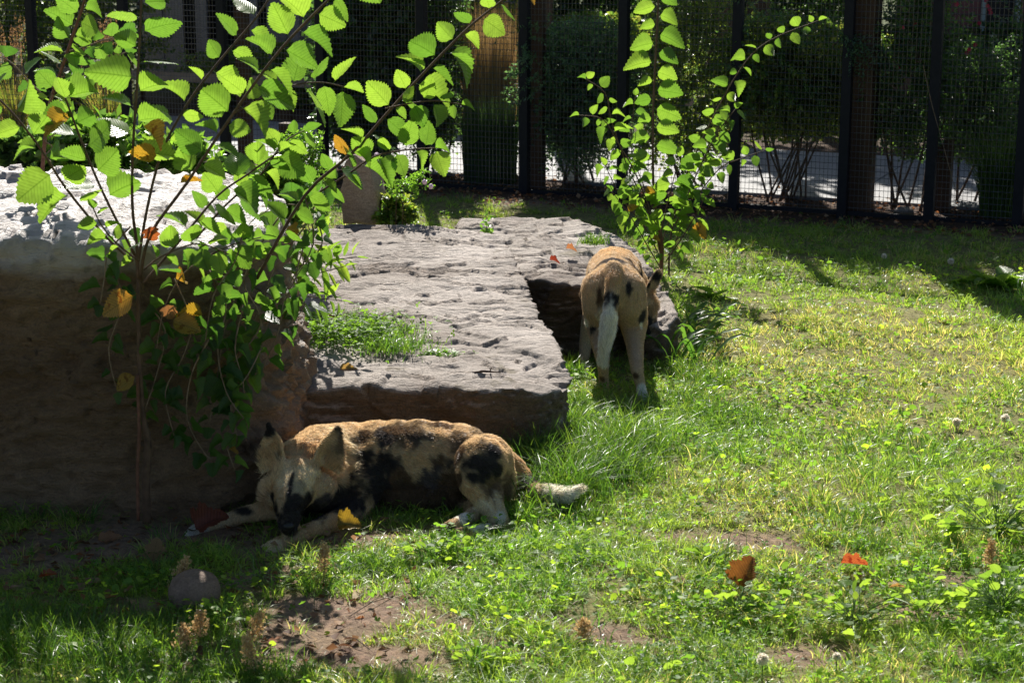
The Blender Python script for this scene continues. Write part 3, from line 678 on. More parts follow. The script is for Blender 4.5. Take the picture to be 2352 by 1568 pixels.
# ------------------------------------------------------------------ single leaves, shared meshes
def leaf_mesh(name, kind='elm', curl=0.0, fold=.15, droop=.2, seed=0):
    """unit leaf: base at the origin, tip at x = 1, blade in x-y, normal +z"""
    r = random.Random(seed); n = 13; top = []; mid = []
    for i in range(n):
        t = i/(n-1)
        if kind == 'mallow': t = (1-math.cos(math.pi*t))/2
        if kind == 'elm': wdt = .42*math.sin(math.pi*min(1, t**.72))**.8*(1-.1*t)
        elif kind == 'lance': wdt = .14*math.sin(math.pi*t**.8)
        elif kind == 'vine': wdt = .46*math.sin(math.pi*t**.6)**.7*(1+.18*math.sin(t*9))
        elif kind == 'mallow': wdt = .52*math.sqrt(max(0, 1-(2*t-1)**2))*(1+.07*math.sin(t*22))
        elif kind == 'maple': wdt = .5*math.sin(math.pi*t**.7)**.6*(.65+.45*abs(math.sin(t*8.5)))
        else: wdt = .3*math.sin(math.pi*t)
        if kind == 'mallow': fold, droop = .08, .08
        top.append((t, wdt))
    vs, fs = [], []
    def P(t, y, sgn, lift=0):
        z = abs(y)*fold*2 - droop*t*t + curl*math.sin(t*3.1)*abs(y)*1.5 + lift
        return (t, y*sgn, z)
    for t, wd in top: vs.append(P(t, 0, 1))
    for sgn in (1, -1):
        o1 = len(vs)
        for t, wd in top: vs.append(P(t, wd*.55, sgn, r.uniform(-.008,.012)))
        o2 = len(vs); o = 0
        edge = []
        for i, (t, wd) in enumerate(top):
            edge.append(len(vs)); vs.append(P(t, wd*(.96+r.uniform(-.03,.03)), sgn, r.uniform(-.015,.02)))
            if i < n-1:
                t2 = (t+top[i+1][0])/2+.03; w2 = (wd+top[i+1][1])/2
                edge.append(len(vs)); vs.append(P(t2, w2*1.09+ (0 if kind in ('lance','mallow') else .012), sgn, r.uniform(-.015,.02)))
        for i in range(n-1):
            a, b = i, i+1; c, d = o1+i, o1+i+1
            q = [(a, b, d, c)] if sgn > 0 else [(a, c, d, b)]
            e0, e1, e2 = edge[2*i], edge[2*i+1], edge[2*i+2]
            q += [(c, d, e2, e1, e0)] if sgn > 0 else [(c, e0, e1, e2, d)]
            fs += q
    m = MB(); m.add(vs, fs)
    if kind in ('elm', 'vine', 'mallow'): m.tube([(-.14,0,.01), (0,0,0)], .008, 3, False)
    me = m.mesh(name, True); return me
LM = {}
for kd in ('elm', 'vine', 'lance', 'mallow', 'maple'):
    LM[kd] = [leaf_mesh(kd+'_leaf', kd, c, f, d, s) for s, (c, f, d) in enumerate([(0,.1,.12), (.15,.2,.3), (-.15,.05,.25), (.3,.3,.45), (0,.25,.05)])]
def with_mat(meshes, mat):
    out = []
    for m in meshes:
        c = m.copy(); c.materials.clear(); c.materials.append(mat); out.append(c)
    return out
ELM = with_mat(LM['elm'], M['leaf']); ELMY = with_mat(LM['elm'], M['leaf_yellow']); VINE = with_mat(LM['vine'], M['leaf_vine']); VINEY = with_mat(LM['vine'], M['leaf_yellow'])
LANCE = with_mat(LM['lance'], M['leaf_mallow']); LANCED = with_mat(LM['lance'], M['leaf_vine']); MALLOW = with_mat(LM['mallow'], M['leaf_mallow'])
def basis(pos, axis, normal, size):
    x = Vector(axis).normalized(); z = Vector(normal); z = (z - x*z.dot(x)).normalized(); y = z.cross(x)
    return Matrix(((x.x*size, y.x*size, z.x*size, pos[0]), (x.y*size, y.y*size, z.y*size, pos[1]), (x.z*size, y.z*size, z.z*size, pos[2]), (0,0,0,1)))
def add_leaf(meshes, pos, axis, normal, size, parent=None, name='leaf'):
    o = bpy.data.objects.new(name, random.choice(meshes)); COL.objects.link(o)
    m = basis(pos, axis, normal, size)
    if parent is not None:
        o.parent = parent; o.matrix_parent_inverse = Matrix.Translation(-Vector(parent.location))
    o.matrix_basis = m @ Matrix.Diagonal((1, random.uniform(.78, 1.12), 1, 1))
    return o
def resample(pts, step):
    out = []; acc = 0
    for a, b in zip(pts[:-1], pts[1:]):
        d = (b-a); l = d.length; s = -acc % step if acc else 0
        while s < l:
            out.append((a + d*(s/l), d.normalized())); s += step
        acc = (acc + l) % step
    return out
def smooth_path(pts, n=4):
    out = []
    P = [pts[0]] + pts + [pts[-1]]
    for i in range(1, len(P)-2):
        for k in range(n):
            t = k/n; p0, p1, p2, p3 = P[i-1], P[i], P[i+1], P[i+2]
            out.append(.5*((2*p1) + (p2-p0)*t + (2*p0-5*p1+4*p2-p3)*t*t + (3*p1-p0-3*p2+p3)*t**3))
    out.append(pts[-1]); return out
LSP = .68
UP = Vector((0,0,1)); SUNN = Vector((0,.72,.68)); VAX = Vector((0,-.68,.72))
CAMV = Vector((0,-.97,.22))
def leafy_stem(parent, pts, r0, r1, spacing, size, start=.15, mat=None, leaves=ELM, yellow=None, pyel=.02, flat=.26, spread=1.0, end_leaf=True, sz_end=.8, sz_start=.7, flip=1, keep=1.0, tl=(.1,.7), neat=False):
    pts = smooth_path(pts); m = len(pts); rad = [r0+(r1-r0)*i/(m-1) for i in range(m)]
    MB().tube(pts, rad, 7).put('stem', mat or M['bark'], parent, True)
    S_ = resample(pts, spacing*LSP); n = len(S_)
    for i, (p, t) in enumerate(S_):
        f = i/max(1, n-1)
        if f < start or random.random() > keep: continue
        sg = flip*(1 if i % 2 else -1)
        side = t.cross(Vector((0,-1,0)))
        if side.length < .1: side = Vector((1,0,0))
        side.normalize()
        kind = random.random(); hor = kind < flat
        ax = side*sg*spread + t*random.uniform(*tl) + Vector((random.uniform(-.15,.15), random.uniform(-.5,.3), random.uniform(-.35,.1)))
        if hor: nn = Vector((random.uniform(-.25,.25), random.uniform(-.45,.1), 1))
        else: nn = Vector((random.gauss(0,.38)+sg*side.x*.2, random.uniform(.35,1.2), random.uniform(.05,1.0)))
        if neat: nn = Vector((sg*.15+random.gauss(0,.12), 1, random.uniform(.3,.55))); ax = side*sg - UP*random.uniform(.1,.35) + Vector((0,random.uniform(-.15,.1),0))
        s = size*.92*(sz_start + (1-sz_start)*min(1, f*1.6))*(1 if f < .85 else sz_end)*random.uniform(.65, 1.3)
        L_ = leaves if not yellow or random.random() > pyel else yellow
        add_leaf(L_, p + ax.normalized()*.014*s/.1, ax, nn, s, parent)
    if end_leaf: add_leaf(leaves, pts[-1], (pts[-1]-pts[-3]), Vector((.1,.6,.8)), size*.6, parent)

# ------------------------------------------------------------------ near sapling in front of the boulder
random.seed(3)
def PW(l, Y0, Y1=None):
    Y1 = Y0 if Y1 is None else Y1; n = len(l)
    return [W(a, b, Y0+(Y1-Y0)*i/(n-1)) for i, (a, b) in enumerate(l)]
ls = empty('sapling', G(325,1198), 'nearer many stemmed sapling with big backlit leaves in front of the boulder', 'sapling')
MB().tube(smooth_path(PW([(338,1200),(336,1100),(340,1010),(330,960),(322,850),(318,700),(318,640),(314,585)], 6.0, 5.98)), [q*.78 for q in [.019,.019,.019,.018,.018,.018,.017,.017,.015,.014,.013,.012,.011,.011,.011,.01,.01,.01,.009,.009,.009,.009,.008,.008,.008,.008,.008,.008,.008][:29]], 8).put('trunk', M['bark'], ls, True)
MB().tube(smooth_path(PW([(318,1195),(316,1080),(320,1000),(318,930),(316,860)], 5.95, 5.98)), .006, 6).put('stem', M['bark_red'], ls, True)
stems = [
 ([(318,640),(314,560),(304,470),(306,330),(316,180),(325,0),(328,-120)], 5.98, 5.9, .0055,.0035,.068,.118,.38,1),
 ([(322,640),(345,540),(430,420),(530,270),(640,120),(750,5),(850,-90)], 5.98, 5.75, .0055,.0035,.056,.118,.3,-1),
 ([(318,600),(338,480),(372,350),(430,240),(505,140),(590,40),(640,-40)], 6.0, 6.2, .005,.003,.065,.10,.35,1),
 ([(312,590),(250,470),(205,370),(165,265),(150,225)], 5.98, 5.9, .0045,.003,.062,.125,.35,1),
 ([(305,600),(240,540),(150,430),(92,340),(20,250),(-60,180)], 5.97, 5.8, .0045,.003,.062,.115,.3,-1),
 ([(330,650),(420,545),(500,450),(570,400),(640,350)], 5.98, 6.1, .0045,.003,.055,.10,.2,1),
 ([(420,600),(470,590),(540,560),(600,545)], 6.05, 6.1, .003,.002,.05,.08,.1,1),
 ([(590,640),(700,450),(810,350),(930,215),(1065,75),(1150,5),(1230,-60)], 6.2, 6.0, .006,.003,.055,.10,.05,1),
 ([(720,450),(800,400),(860,360),(930,345),(1000,340)], 6.2, 6.05, .004,.002,.05,.095,.1,-1),
 ([(885,250),(940,238),(1000,232),(1060,240)], 6.1, 6.0, .003,.0015,.05,.085,.1,1),
 ([(540,260),(600,225),(680,195),(740,190),(790,200)], 5.95, 6.1, .003,.002,.05,.12,.1,1),
 ([(440,560),(520,470),(600,400),(650,330),(700,300)], 6.1, 6.15, .004,.002,.045,.095,.1,1),
 ([(320,600),(270,560),(235,520),(215,480)], 5.95, 5.85, .003,.002,.04,.07,.1,-1),
 ([(330,620),(370,590),(450,560),(520,580)], 5.95, 5.9, .003,.002,.045,.075,.1,1),
]
for l, y0, y1, r0, r1, sp, sz, st, fl_ in stems:
    leafy_stem(ls, PW(l, y0, y1), r0, r1, sp, sz, st, flip=fl_, yellow=ELMY, pyel=.01)
# a few leaves picked out one by one
for (px, py, Y, ax, nn, s, meshes) in [
  (360,358,5.88,(-.5,0,.1),(0,.8,.5),.085,ELMY), (330,290,5.9,(.75,0,-.6),(.3,.7,.4),.09,ELMY), (155,262,5.85,(-.6,0,-.4),(.1,.7,.5),.09,ELMY), (415,420,5.95,(.8,0,.1),(0,.5,.8),.07,ELMY),
  (305,680,5.92,(-.8,-.1,-.45),(.3,-.6,.7),.115,ELMY), (398,735,5.95,(.8,0,-.35),(-.2,-.7,.6),.095,ELMY), (465,722,5.97,(-.7,0,.1),(-.2,.7,.6),.08,ELMY), (310,865,5.93,(-.7,0,-.5),(.2,-.7,.6),.075,ELMY)]:
    add_leaf(meshes, W(px, py, Y), ax, nn, s, ls)
# ------------------------------------------------------------------ far sapling by the standing dog
rs = empty('sapling', G(1522,642), 'farther upright sapling with neat rows of backlit leaves, beside the standing dog', 'sapling')
Y0 = 10.15
far = [
 ([(1520,642),(1516,560),(1506,480),(1500,400),(1500,260),(1506,130),(1512,0),(1514,-70)], Y0, Y0, .009,.004,.072,.128,.40,1),
 ([(1536,642),(1540,550),(1566,430),(1628,290),(1700,160),(1765,95),(1880,48)], Y0, Y0+.1, .006,.002,.06,.08,.2,-1),
 ([(1520,600),(1495,500),(1440,380),(1405,280),(1390,215),(1345,182)], Y0, Y0-.1, .004,.002,.06,.078,.12,1),
 ([(1512,530),(1460,400),(1420,330),(1385,275),(1330,265)], Y0-.05, Y0-.15, .004,.002,.055,.085,.15,-1),
 ([(1545,570),(1590,470),(1650,390),(1700,365),(1758,345)], Y0, Y0-.1, .004,.002,.055,.075,.15,1),
 ([(1550,520),(1600,400),(1645,310),(1690,250)], Y0-.05, Y0-.1, .004,.002,.052,.08,.1,-1),
 ([(1520,620),(1490,570),(1450,500),(1405,440)], Y0-.05, Y0-.2, .004,.002,.04,.08,.15,1),
 ([(1520,600),(1480,520),(1430,460),(1390,380)], Y0-.05, Y0-.15, .004,.002,.042,.085,.2,1),
 ([(1530,600),(1570,540),(1600,490),(1620,450)], Y0-.05, Y0-.15, .004,.002,.04,.085,.1,1),
 ([(1512,560),(1530,480),(1545,420),(1560,360)], Y0-.05, Y0-.1, .004,.002,.042,.1,.1,1),
 ([(1508,500),(1480,430),(1450,340),(1460,220)], Y0+.05, Y0+.1, .003,.002,.055,.07,.2,-1),
 ([(1520,560),(1540,500),(1590,420),(1660,270)], Y0+.05, Y0+.1, .003,.002,.055,.07,.2,1),
]
for l, y0, y1, r0, r1, sp, sz, st, fl_ in far:
    leafy_stem(rs, PW(l, y0, y1), r0, r1, sp, sz, st, flip=fl_, neat=(r0 == .009), yellow=ELMY, pyel=.012, spread=1.1, flat=.2, tl=(-.45,.15))
MB().tube(smooth_path(PW([(1516,642),(1520,580),(1514,520)], Y0)), .012, 7).put('trunk', M['bark_red'], rs, True)

# ------------------------------------------------------------------ vines hanging over the right end of the boulder
vn = empty('vine', W(620,900,6.4), 'tangled climbing vine hanging over the right end of the boulder', 'vine')
random.seed(5)
vines = [([(480,620),(520,700),(500,800),(520,900),(560,960)], 6.12, 6.0), ([(400,640),(440,740),(420,820),(380,900),(400,1000)], 6.05, 6.0), ([(560,700),(540,800),(560,900),(520,1000),(540,1080)], 6.1, 6.0), ([(260,600),(280,700),(250,800),(270,900)], 6.05, 6.0), ([(600,800),(570,860),(530,920),(545,1000)], 6.15, 6.0), ([(700,560),(680,640),(700,700),(650,760)], 6.7, 6.5),
   ([(740,430),(700,520),(640,600),(600,700),(560,800),(540,900)], 6.45, 6.15), ([(700,450),(720,560),(660,660),(640,760),(600,850)], 6.4, 6.2), ([(640,500),(600,560),(560,640),(520,740),(500,860),(480,980)], 6.25, 6.08),
         ([(560,520),(540,600),(490,680),(470,800)], 6.1, 6.0), ([(720,480),(740,560),(690,620),(650,700)], 6.5, 6.4), ([(600,560),(500,590),(430,620),(380,700),(360,800)], 6.1, 5.98), ([(640,560),(560,640),(600,740),(540,830),(500,900)], 6.25, 6.1),
         ([(480,780),(440,860),(430,960),(470,1040),(500,1060)], 6.0, 6.05), ([(300,520),(250,580),(240,640),(230,700)], 6.05, 6.0), ([(340,700),(380,760),(360,860),(330,950)], 6.0, 6.02), ([(760,440),(700,470),(640,470),(590,500)], 6.6, 6.4)]
for l, y0, y1 in vines:
    leafy_stem(vn, PW(l, y0, y1), .003, .0015, .036, .066, .0, M['twig'], VINE, VINEY, .012, flat=.3, keep=.72)

# ------------------------------------------------------------------ leaf clouds for shrubs (one mesh per plant)
def cloud(name, P, D, Nn, ln, wd, col, mat, parent, jit=.25):
    n = len(P); D = D/ (np.linalg.norm(D, axis=1)[:,None]+1e-9); Sd = np.cross(Nn, D); Sd /= np.linalg.norm(Sd, axis=1)[:,None]+1e-9; Nn = np.cross(D, Sd)
    ln = ln[:,None]; wd = wd[:,None]
    a = P; b = P + D*ln*.45 + Sd*wd + Nn*wd*.4; c_ = P + D*ln - Nn*ln*.1; d = P + D*ln*.45 - Sd*wd + Nn*wd*.4
    V = np.stack([a,b,c_,d],1).reshape(-1,3); k = np.arange(n)[:,None]*4
    Fc = np.concatenate([k+np.array([[0,1,2]]), k+np.array([[0,2,3]])], 0)
    cc = np.repeat((col*rng.uniform(1-jit, 1+jit, (n,1)))[:,None,:], 4, 1).reshape(-1,3)
    me = mesh_np(name, V, Fc, cc, False, mat); o = put(name, me, None, parent); o['kind'] = 'stuff'; return o
def sprays(bases, tips, nleaf, droop, spread_noise):
    """arching sprays: returns leaf positions and directions"""
    n = len(bases); t = np.linspace(.12, 1, nleaf)[None,:,None]
    mid = (bases+tips)/2 + np.stack([np.zeros(n), np.zeros(n), np.full(n, droop)], 1) + rng.normal(0, spread_noise, (n,3))
    A, B, C_ = bases[:,None], mid[:,None], tips[:,None]
    P = (1-t)**2*A + 2*t*(1-t)*B + t*t*C_; T = 2*(1-t)*(B-A) + 2*t*(C_-B); T /= np.linalg.norm(T, axis=2)[:,:,None]+1e-9
    return P, T, mid
def shrub(name, label, cat, base, ctr, rad, nspray, nleaf, ln, wd, cols, droop=.15, group=None, stems=5, mat=None, stem_mat=None, inner=.35, zmin=.1, stem_r=.01, yup=.3, crown='crown'):
    base = Vector(base); ctr = np.array(ctr); rad = np.array(rad)
    root = empty(name, base, label, cat, group)
    U = rng.normal(0, 1, (nspray,3)); U /= np.linalg.norm(U, axis=1)[:,None]; U[:,2] = U[:,2]*rng.uniform(.8,1.1,nspray)
    rr_ = rng.uniform(.1, 1.0, nspray)[:,None]**.45*(.8+.5*fbm(U*2.0+ctr, 3, 4))[:,None]
    zz = rng.uniform(-1, 1, nspray); ph = rng.uniform(0, 6.283, nspray); pf = (1-np.abs(zz)**4)**.5*rng.random(nspray)**.4
    U = np.stack([np.cos(ph)*pf, np.sin(ph)*pf, zz], 1); tips = ctr + U*rad*(.72+.55*fbm(U*2.2+ctr, 3, 4))[:,None]; tips[:,2] = np.maximum(tips[:,2], zmin)
    b0 = ctr + (tips-ctr)*inner*rng.uniform(.6, 1.5, (nspray,1)); b0[:,2] -= rad[2]*.2; b0[:,2] = np.maximum(b0[:,2], zmin*.8)
    P, T, mid = sprays(b0, tips, nleaf, droop, .04)
    P = P.reshape(-1,3); T = T.reshape(-1,3); n = len(P)
    side = np.cross(T, rng.normal(0, 1, (n,3))); side /= np.linalg.norm(side, axis=1)[:,None]+1e-9
    D = T*.6 + side*1.0; Nn = np.stack([rng.normal(0,.5,n), rng.normal(yup,.5,n), rng.uniform(.2,1.2,n)], 1)
    ci = np.array(cols)[rng.integers(0, len(cols), n)]
    cloud('foliage', P, D, Nn, rng.uniform(.7,1.3,n)*ln, rng.uniform(.7,1.3,n)*wd, ci, mat or M['foliage'], root)
    tw = MB()
    for i in range(0, nspray, 3): tw.tube([b0[i], mid[i]*.5+(b0[i]+tips[i])*.25, tips[i]], [.003,.002,.001], 3, False)
    o = tw.put('twigs', stem_mat or M['bark'], root); o['kind'] = 'stuff'
    for i in range(stems):
        q = ctr + np.array([random.uniform(-.6,.6)*rad[0], random.uniform(-.4,.4)*rad[1], random.uniform(-.5,.2)*rad[2]])
        b_ = Vector((base.x+random.uniform(-.12,.12)*rad[0]*2, base.y+random.uniform(-.08,.08), 0))
        md = b_.lerp(Vector(q), .5) + Vector((random.uniform(-.04,.04), 0, random.uniform(-.05,.05)))
        MB().tube(smooth_path([b_, md, Vector(q)]), [stem_r, stem_r*.95, stem_r*.9, stem_r*.85, stem_r*.8, stem_r*.7, stem_r*.6, stem_r*.5, stem_r*.4], 5).put('stem', stem_mat or M['bark'], root, True)
    return root
def bpt(px, off): p = fence_at(px, off); return p
G_DK = [(.04,.08,.04), (.055,.11,.045), (.065,.13,.05), (.035,.07,.05)]
G_BL = [(.07,.14,.09), (.09,.17,.11), (.05,.1,.07)]
G_YL = [(.13,.18,.04), (.17,.21,.05), (.08,.13,.035), (.2,.22,.07)]
G_MD = [(.07,.14,.04), (.1,.17,.045), (.05,.1,.035)]
def shr(px, off, label, w_, h_, zc, ns, nl, ln, wd, cols, **k):
    p = bpt(px, off); return shrub('shrub', label, 'shrub', p, (p.x, p.y, zc), (w_*1.18, min(w_, .5), h_), ns, nl, ln, wd, cols, group='shrubs behind the mesh fence', **k)
shr(850,.55,'dark leafy shrub behind the fence between the two saplings, left of the tan grasses',.42,.8,.85,750,22,.055,.022,G_DK, droop=.1, stems=6)
shr(1335,.5,'dark bluish shrub with drooping feathery sprays left of the farther sapling',.46,.55,.62,900,34,.031,.0095,G_BL, droop=.2, stems=7, zmin=.1)
shr(1575,.55,'fine leaved green shrub behind the fence directly behind the farther sapling',.47,.95,.9,430,30,.033,.0105,G_MD+G_YL, droop=.15, stems=6, zmin=.15)
shr(1815,.42,'big rounded yellow green shrub on bare dark stems left of the thick timber post',.50,.42,.80,1100,34,.03,.0105,G_YL+G_MD, droop=.15, stems=16, zmin=.25, stem_r=.008)
shr(2090,.35,'sparse shrub with small red flowers right of the thick timber post',.36,.72,.98,360,24,.032,.011,G_DK+G_MD, droop=.12, stems=8, zmin=.35, stem_r=.009)
shr(2235,.8,'dark shrub between the last two fence posts on the right',.36,.5,.62,400,24,.032,.011,G_DK, droop=.12, stems=5, zmin=.3)
shr(1000,.6,'thin dark shrub between the leafy shrub and the tan grasses',.26,.9,.9,700,22,.03,.01,G_DK+G_MD, stems=4)
shr(2480,.5,'dark shrub beyond the right edge of the picture',.5,.9,.9,500,24,.034,.012,G_DK, stems=5)
# sprays of the bluish shrub and a hanging branch by the thick post, red flowers
fl = MB()
fb = bpt(2120, .1)
rf = None
for o in COL.objects:
    if o.get('label', '').startswith('sparse shrub with small red'): rf = o
fm = plain('crimson petals', (.35,.02,.06), (.5,.04,.1), 20, .6)
random.seed(9)
for i in range(16):
    q = W(random.uniform(2030, 2300), random.uniform(0, 270), bpt(2150,.3).y + random.uniform(-.1,.2)); f_ = MB()
    for k in range(5):
        a = k*1.257; d = Vector((math.cos(a), -.4, math.sin(a)))*.016; s_ = Vector((-math.sin(a), 0, math.cos(a)))*.008
        f_.add([q, q+d*.6+s_, q+d, q+d*.6-s_], [(0,1,2,3)])
    f_.put('flower', fm, rf)
# distant hedges
def hedge(x0, x1, Y, h, label, cols, n=260, ln=.05, wd=.02):
    xm = (x0+x1)/2; return shrub('hedge', label, 'hedge', (xm, Y, 0), (xm, Y, h*.45), ((x1-x0)/2*1.05, .7, h*.62), n, 26, ln, wd, cols, droop=.1, inner=.5, zmin=.03, stems=3)
hedge(-6.5,-3.3, 18.6, 1.7, 'clipped green hedge behind the fence at the far left', G_MD+G_YL, 1100)
hedge(-.4, 1.7, 18.2, .8, 'knee high sunlit green hedge beyond the path in the middle', G_YL+G_MD, 900)
hedge(1.5, 3.8, 17.4, .8, 'sunlit hedge beyond the path behind the big rounded shrub', G_MD+G_YL, 1000)
hedge(-.3, 1.6, 20.6, 2.4, 'tall green hedge at the very back in the middle', G_MD+G_DK, 1300)
hedge(1.4, 3.9, 20.4, 2.6, 'tallest dark hedge at the very back on the right', G_DK+G_MD, 1500)
hedge(3.3, 5.6, 17.3, .8, 'low green hedge in front of the dark red building', G_DK+G_MD, 700)
hedge(-3.3,-.9, 18.6, .55, 'low sunlit ground hugging hedge in front of the boarded building', G_YL+G_MD, 900, .035,.012)
hedge(-.9, .2, 17.8, 1.1, 'rounded yellow green bush above the tan grasses', G_YL, 500)
# added trees beyond the path: unseen crowns shade the far lawn and path
def tree(x, y, h, r, label, ry=.8):
    root = empty('tree', (x, y, 0), label, 'tree', 'added shade trees beyond the path'); t_ = MB().tube(smooth_path([Vector((x,y,-.1)), Vector((x+.05,y,h*.35)), Vector((x-.04,y+.05,h*.7)), Vector((x,y,h))]), [.13,.125,.12,.115,.11,.105,.1,.095,.09,.08,.07,.06,.05], 8).put('trunk', M['bark'], root, True)
    ctr = np.array([x, y, h]); n0 = 300; U = rng.normal(0,1,(n0,3)); U /= np.linalg.norm(U,axis=1)[:,None]; tips = ctr+U*np.array([r,r*ry,r*.6])*rng.random((n0,1))**.4; b0 = ctr+(tips-ctr)*.4
    for i in range(7): MB().tube([Vector((x,y,h*.6)), Vector((b0[i]+tips[i])/2)], [.04,.015], 5).put('limb', M['bark'], root)
    P, T, mid = sprays(b0, tips, 26, -.05, .08); P = P.reshape(-1,3); T = T.reshape(-1,3); n = len(P); sd = np.cross(T, rng.normal(0,1,(n,3)))
    cloud('crown', P, T*.5+sd, rng.normal(0,.4,(n,3))+np.array([0,0,1]), rng.uniform(.08,.14,n), rng.uniform(.03,.05,n), np.array(G_MD)[rng.integers(0,3,n)], M['foliage'], root)
for a in [(.2,16.95,4.6,1.1,'added shade tree whose trunk stands beyond the path behind the middle timber post',.55),(1.75,16.4,4.6,1.2,'added shade tree beyond the path behind the farther sapling',.55),(3.2,15.75,4.6,1.1,'added shade tree beyond the path behind the shrub with red flowers',.55),
          (2.4,19.2,4.4,1.5,'added shade tree between the hedges beyond the path behind the big rounded shrub',.8),(4.5,18.6,4.4,1.6,'added shade tree beside the dark red building',.8)]: tree(*a)

# ------------------------------------------------------------------ ornamental grasses
def grass_plant(name, label, base, n, h, spread, wd, cols, mat, arch=.3, cat='grass', plume=None, group=None, seg=5, stiff=0):
    base = Vector(base); root = empty(name, base, label, cat, group)
    a = rng.uniform(0, 2*np.pi, n); r0 = np.sqrt(rng.random(n))*spread*(.95 if stiff else .35); hh = h*rng.uniform(.6, 1.05, n); out = spread*rng.uniform(.1, 1, n)*(.25 if stiff else 1)
    t = np.linspace(0, 1, seg)[None,:]
    x = base.x + np.cos(a)[:,None]*(r0[:,None] + out[:,None]*t**2); y = base.y + np.sin(a)[:,None]*(r0[:,None] + out[:,None]*t**2)*.8
    z = base.z + hh[:,None]*(t - arch*rng.uniform(.3,1.3,n)[:,None]*t**2.4*.9)
    C_ = np.stack([x,y,z], 2); ph = rng.uniform(0, np.pi, n); sd = np.stack([np.cos(ph), np.sin(ph)*.6, np.zeros(n)], 1)[:,None]*wd*(1-t**1.5*.95)[:,:,None]
    V = np.stack([C_-sd, C_+sd], 2).reshape(n, seg*2, 3)
    k = (np.arange(n)*seg*2)[:,None]; Fq = [k+np.array([[2*i,2*i+1,2*i+3,2*i+2]]) for i in range(seg-1)]
    ci = np.array(cols)[rng.integers(0, len(cols), n)]*rng.uniform(.7,1.3,(n,1)); cc = np.repeat(ci[:,None], seg*2, 1).reshape(-1,3)
    o = put('blades', mesh_np('blades', V.reshape(-1,3), np.concatenate(Fq,0), cc, False, mat), None, root); o['kind'] = 'stuff'
    if plume:
        np_, ph_, pl, pc = plume
        Ps, Ds, Ns, Ls, Ws = [], [], [], [], []; st = MB()
        for i in range(np_):
            bx, by = base.x+random.gauss(0, spread*.35), base.y+random.gauss(0, spread*.2); top = Vector((bx+random.gauss(0,.04), by+random.gauss(0,.03), base.z+ph_*random.uniform(.8,1.08)))
            st.tube([(bx,by,base.z), top], [.002,.001], 3, False); m_ = 26
            tt = rng.random(m_); P = np.array(top)[None] - np.array([0,0,1])[None]*(tt*pl)[:,None] + rng.normal(0,.003,(m_,3)); D = rng.normal(0,.35,(m_,3)); D[:,2] += 1
            Ps.append(P); Ds.append(D); Ns.append(rng.normal(0,1,(m_,3))); Ls.append(rng.uniform(.012,.025,m_)); Ws.append(rng.uniform(.0015,.003,m_))
        o = st.put('stalks', M['twig'], root); o['kind'] = 'stuff'
        n_ = sum(len(p) for p in Ps)
        cloud('plumes', np.concatenate(Ps), np.concatenate(Ds), np.concatenate(Ns), np.concatenate(Ls), np.concatenate(Ws), np.repeat(np.array([pc]), n_, 0), M['dry'], root)
    return root
TANC = [(.35,.25,.12), (.28,.2,.1), (.42,.31,.16)]
gg = 'ornamental grasses behind the mesh fence'
p = bpt(28,.6); grass_plant('ornamental_grass', 'feather reed grass with tan plumes at the far left edge', (p.x,p.y,0), 500, .7, .22, .004, G_YL+TANC[:1], M['grass'], .3, plume=(34,.98,.2,(.55,.36,.18)), group=gg)
p = bpt(245,.6); grass_plant('ornamental_grass', 'feather reed grass with tan plumes behind the leafy dead twig', (p.x,p.y,0), 500, .7, .22, .004, G_YL+TANC[:1], M['grass'], .3, plume=(40,1.0,.2,(.5,.33,.17)), group=gg)
p = bpt(1122,.75); grass_plant('ornamental_grass', 'tall upright tan dry grass behind the dark green clump', (p.x,p.y,0), 2200, 1.3, .2, .003, TANC+[(.2,.16,.06)], M['dry'], .12, group=gg, stiff=1)
p = bpt(1125,.35); grass_plant('ornamental_grass', 'rounded dark green grass clump behind the fence, left of the middle timber post', (p.x,p.y,0), 4200, .72, .2, .0028, G_DK, M['grass'], .35, group=gg, stiff=1)
p = bpt(2300,.3); grass_plant('ornamental_grass', 'arching green grass against the fence at the far right', (p.x,p.y,0), 700, .9, .3, .003, G_MD, M['grass'], .5, group=gg)
# drooping branch by the thick post, leaning dry stem
for (px, off, xr, yr, cols_, lab, k_) in [(1330,-.06,(1195,1450),(90,290),G_BL,'drooping bluish feathery branch poking through the mesh right of the middle timber post',70),
      (1820,-.05,(1700,1935),(60,300),G_BL+G_MD,'feathery branch of the big shrub poking through the mesh',80), (1640,.05,(1560,1720),(10,260),G_YL,'sunlit small leaved branch above the farther sapling',60)]:
    qy = bpt(px, off).y; hb = empty('branch', W((xr[0]+xr[1])/2, yr[1], qy), lab, 'branch', 'branches poking through the mesh'); bs = np.array([W(rng.uniform(*xr), rng.uniform(yr[0]-60, yr[1]-60), bpt(px, off+.2).y) for _ in range(k_)])
    tp = bs + np.stack([rng.normal(0,.14,k_), rng.uniform(-.26,-.12,k_), rng.uniform(-.16,.02,k_)],1)
    P, T, mid = sprays(bs, tp, 30, .05, .02); P = P.reshape(-1,3); T = T.reshape(-1,3); n = len(P); sd = np.cross(T, rng.normal(0,1,(n,3)))
    cloud('foliage', P, T*.5+sd, rng.normal(0,.4,(n,3))+np.array([0,.2,.8]), rng.uniform(.016,.03,n), rng.uniform(.003,.006,n), np.array(cols_)[rng.integers(0,len(cols_),n)], M['foliage'], hb)
q0 = bpt(1960,.05)
hb = empty('branch', W(1930,60,q0.y), 'feathery green branch drooping across the thick timber post', 'branch')
bs = np.array([W(1925,80,q0.y) for _ in range(26)]) + rng.normal(0,.02,(26,3)); tp = np.array([W(rng.uniform(1950,2075), rng.uniform(120,215), q0.y-.1) for _ in range(26)])
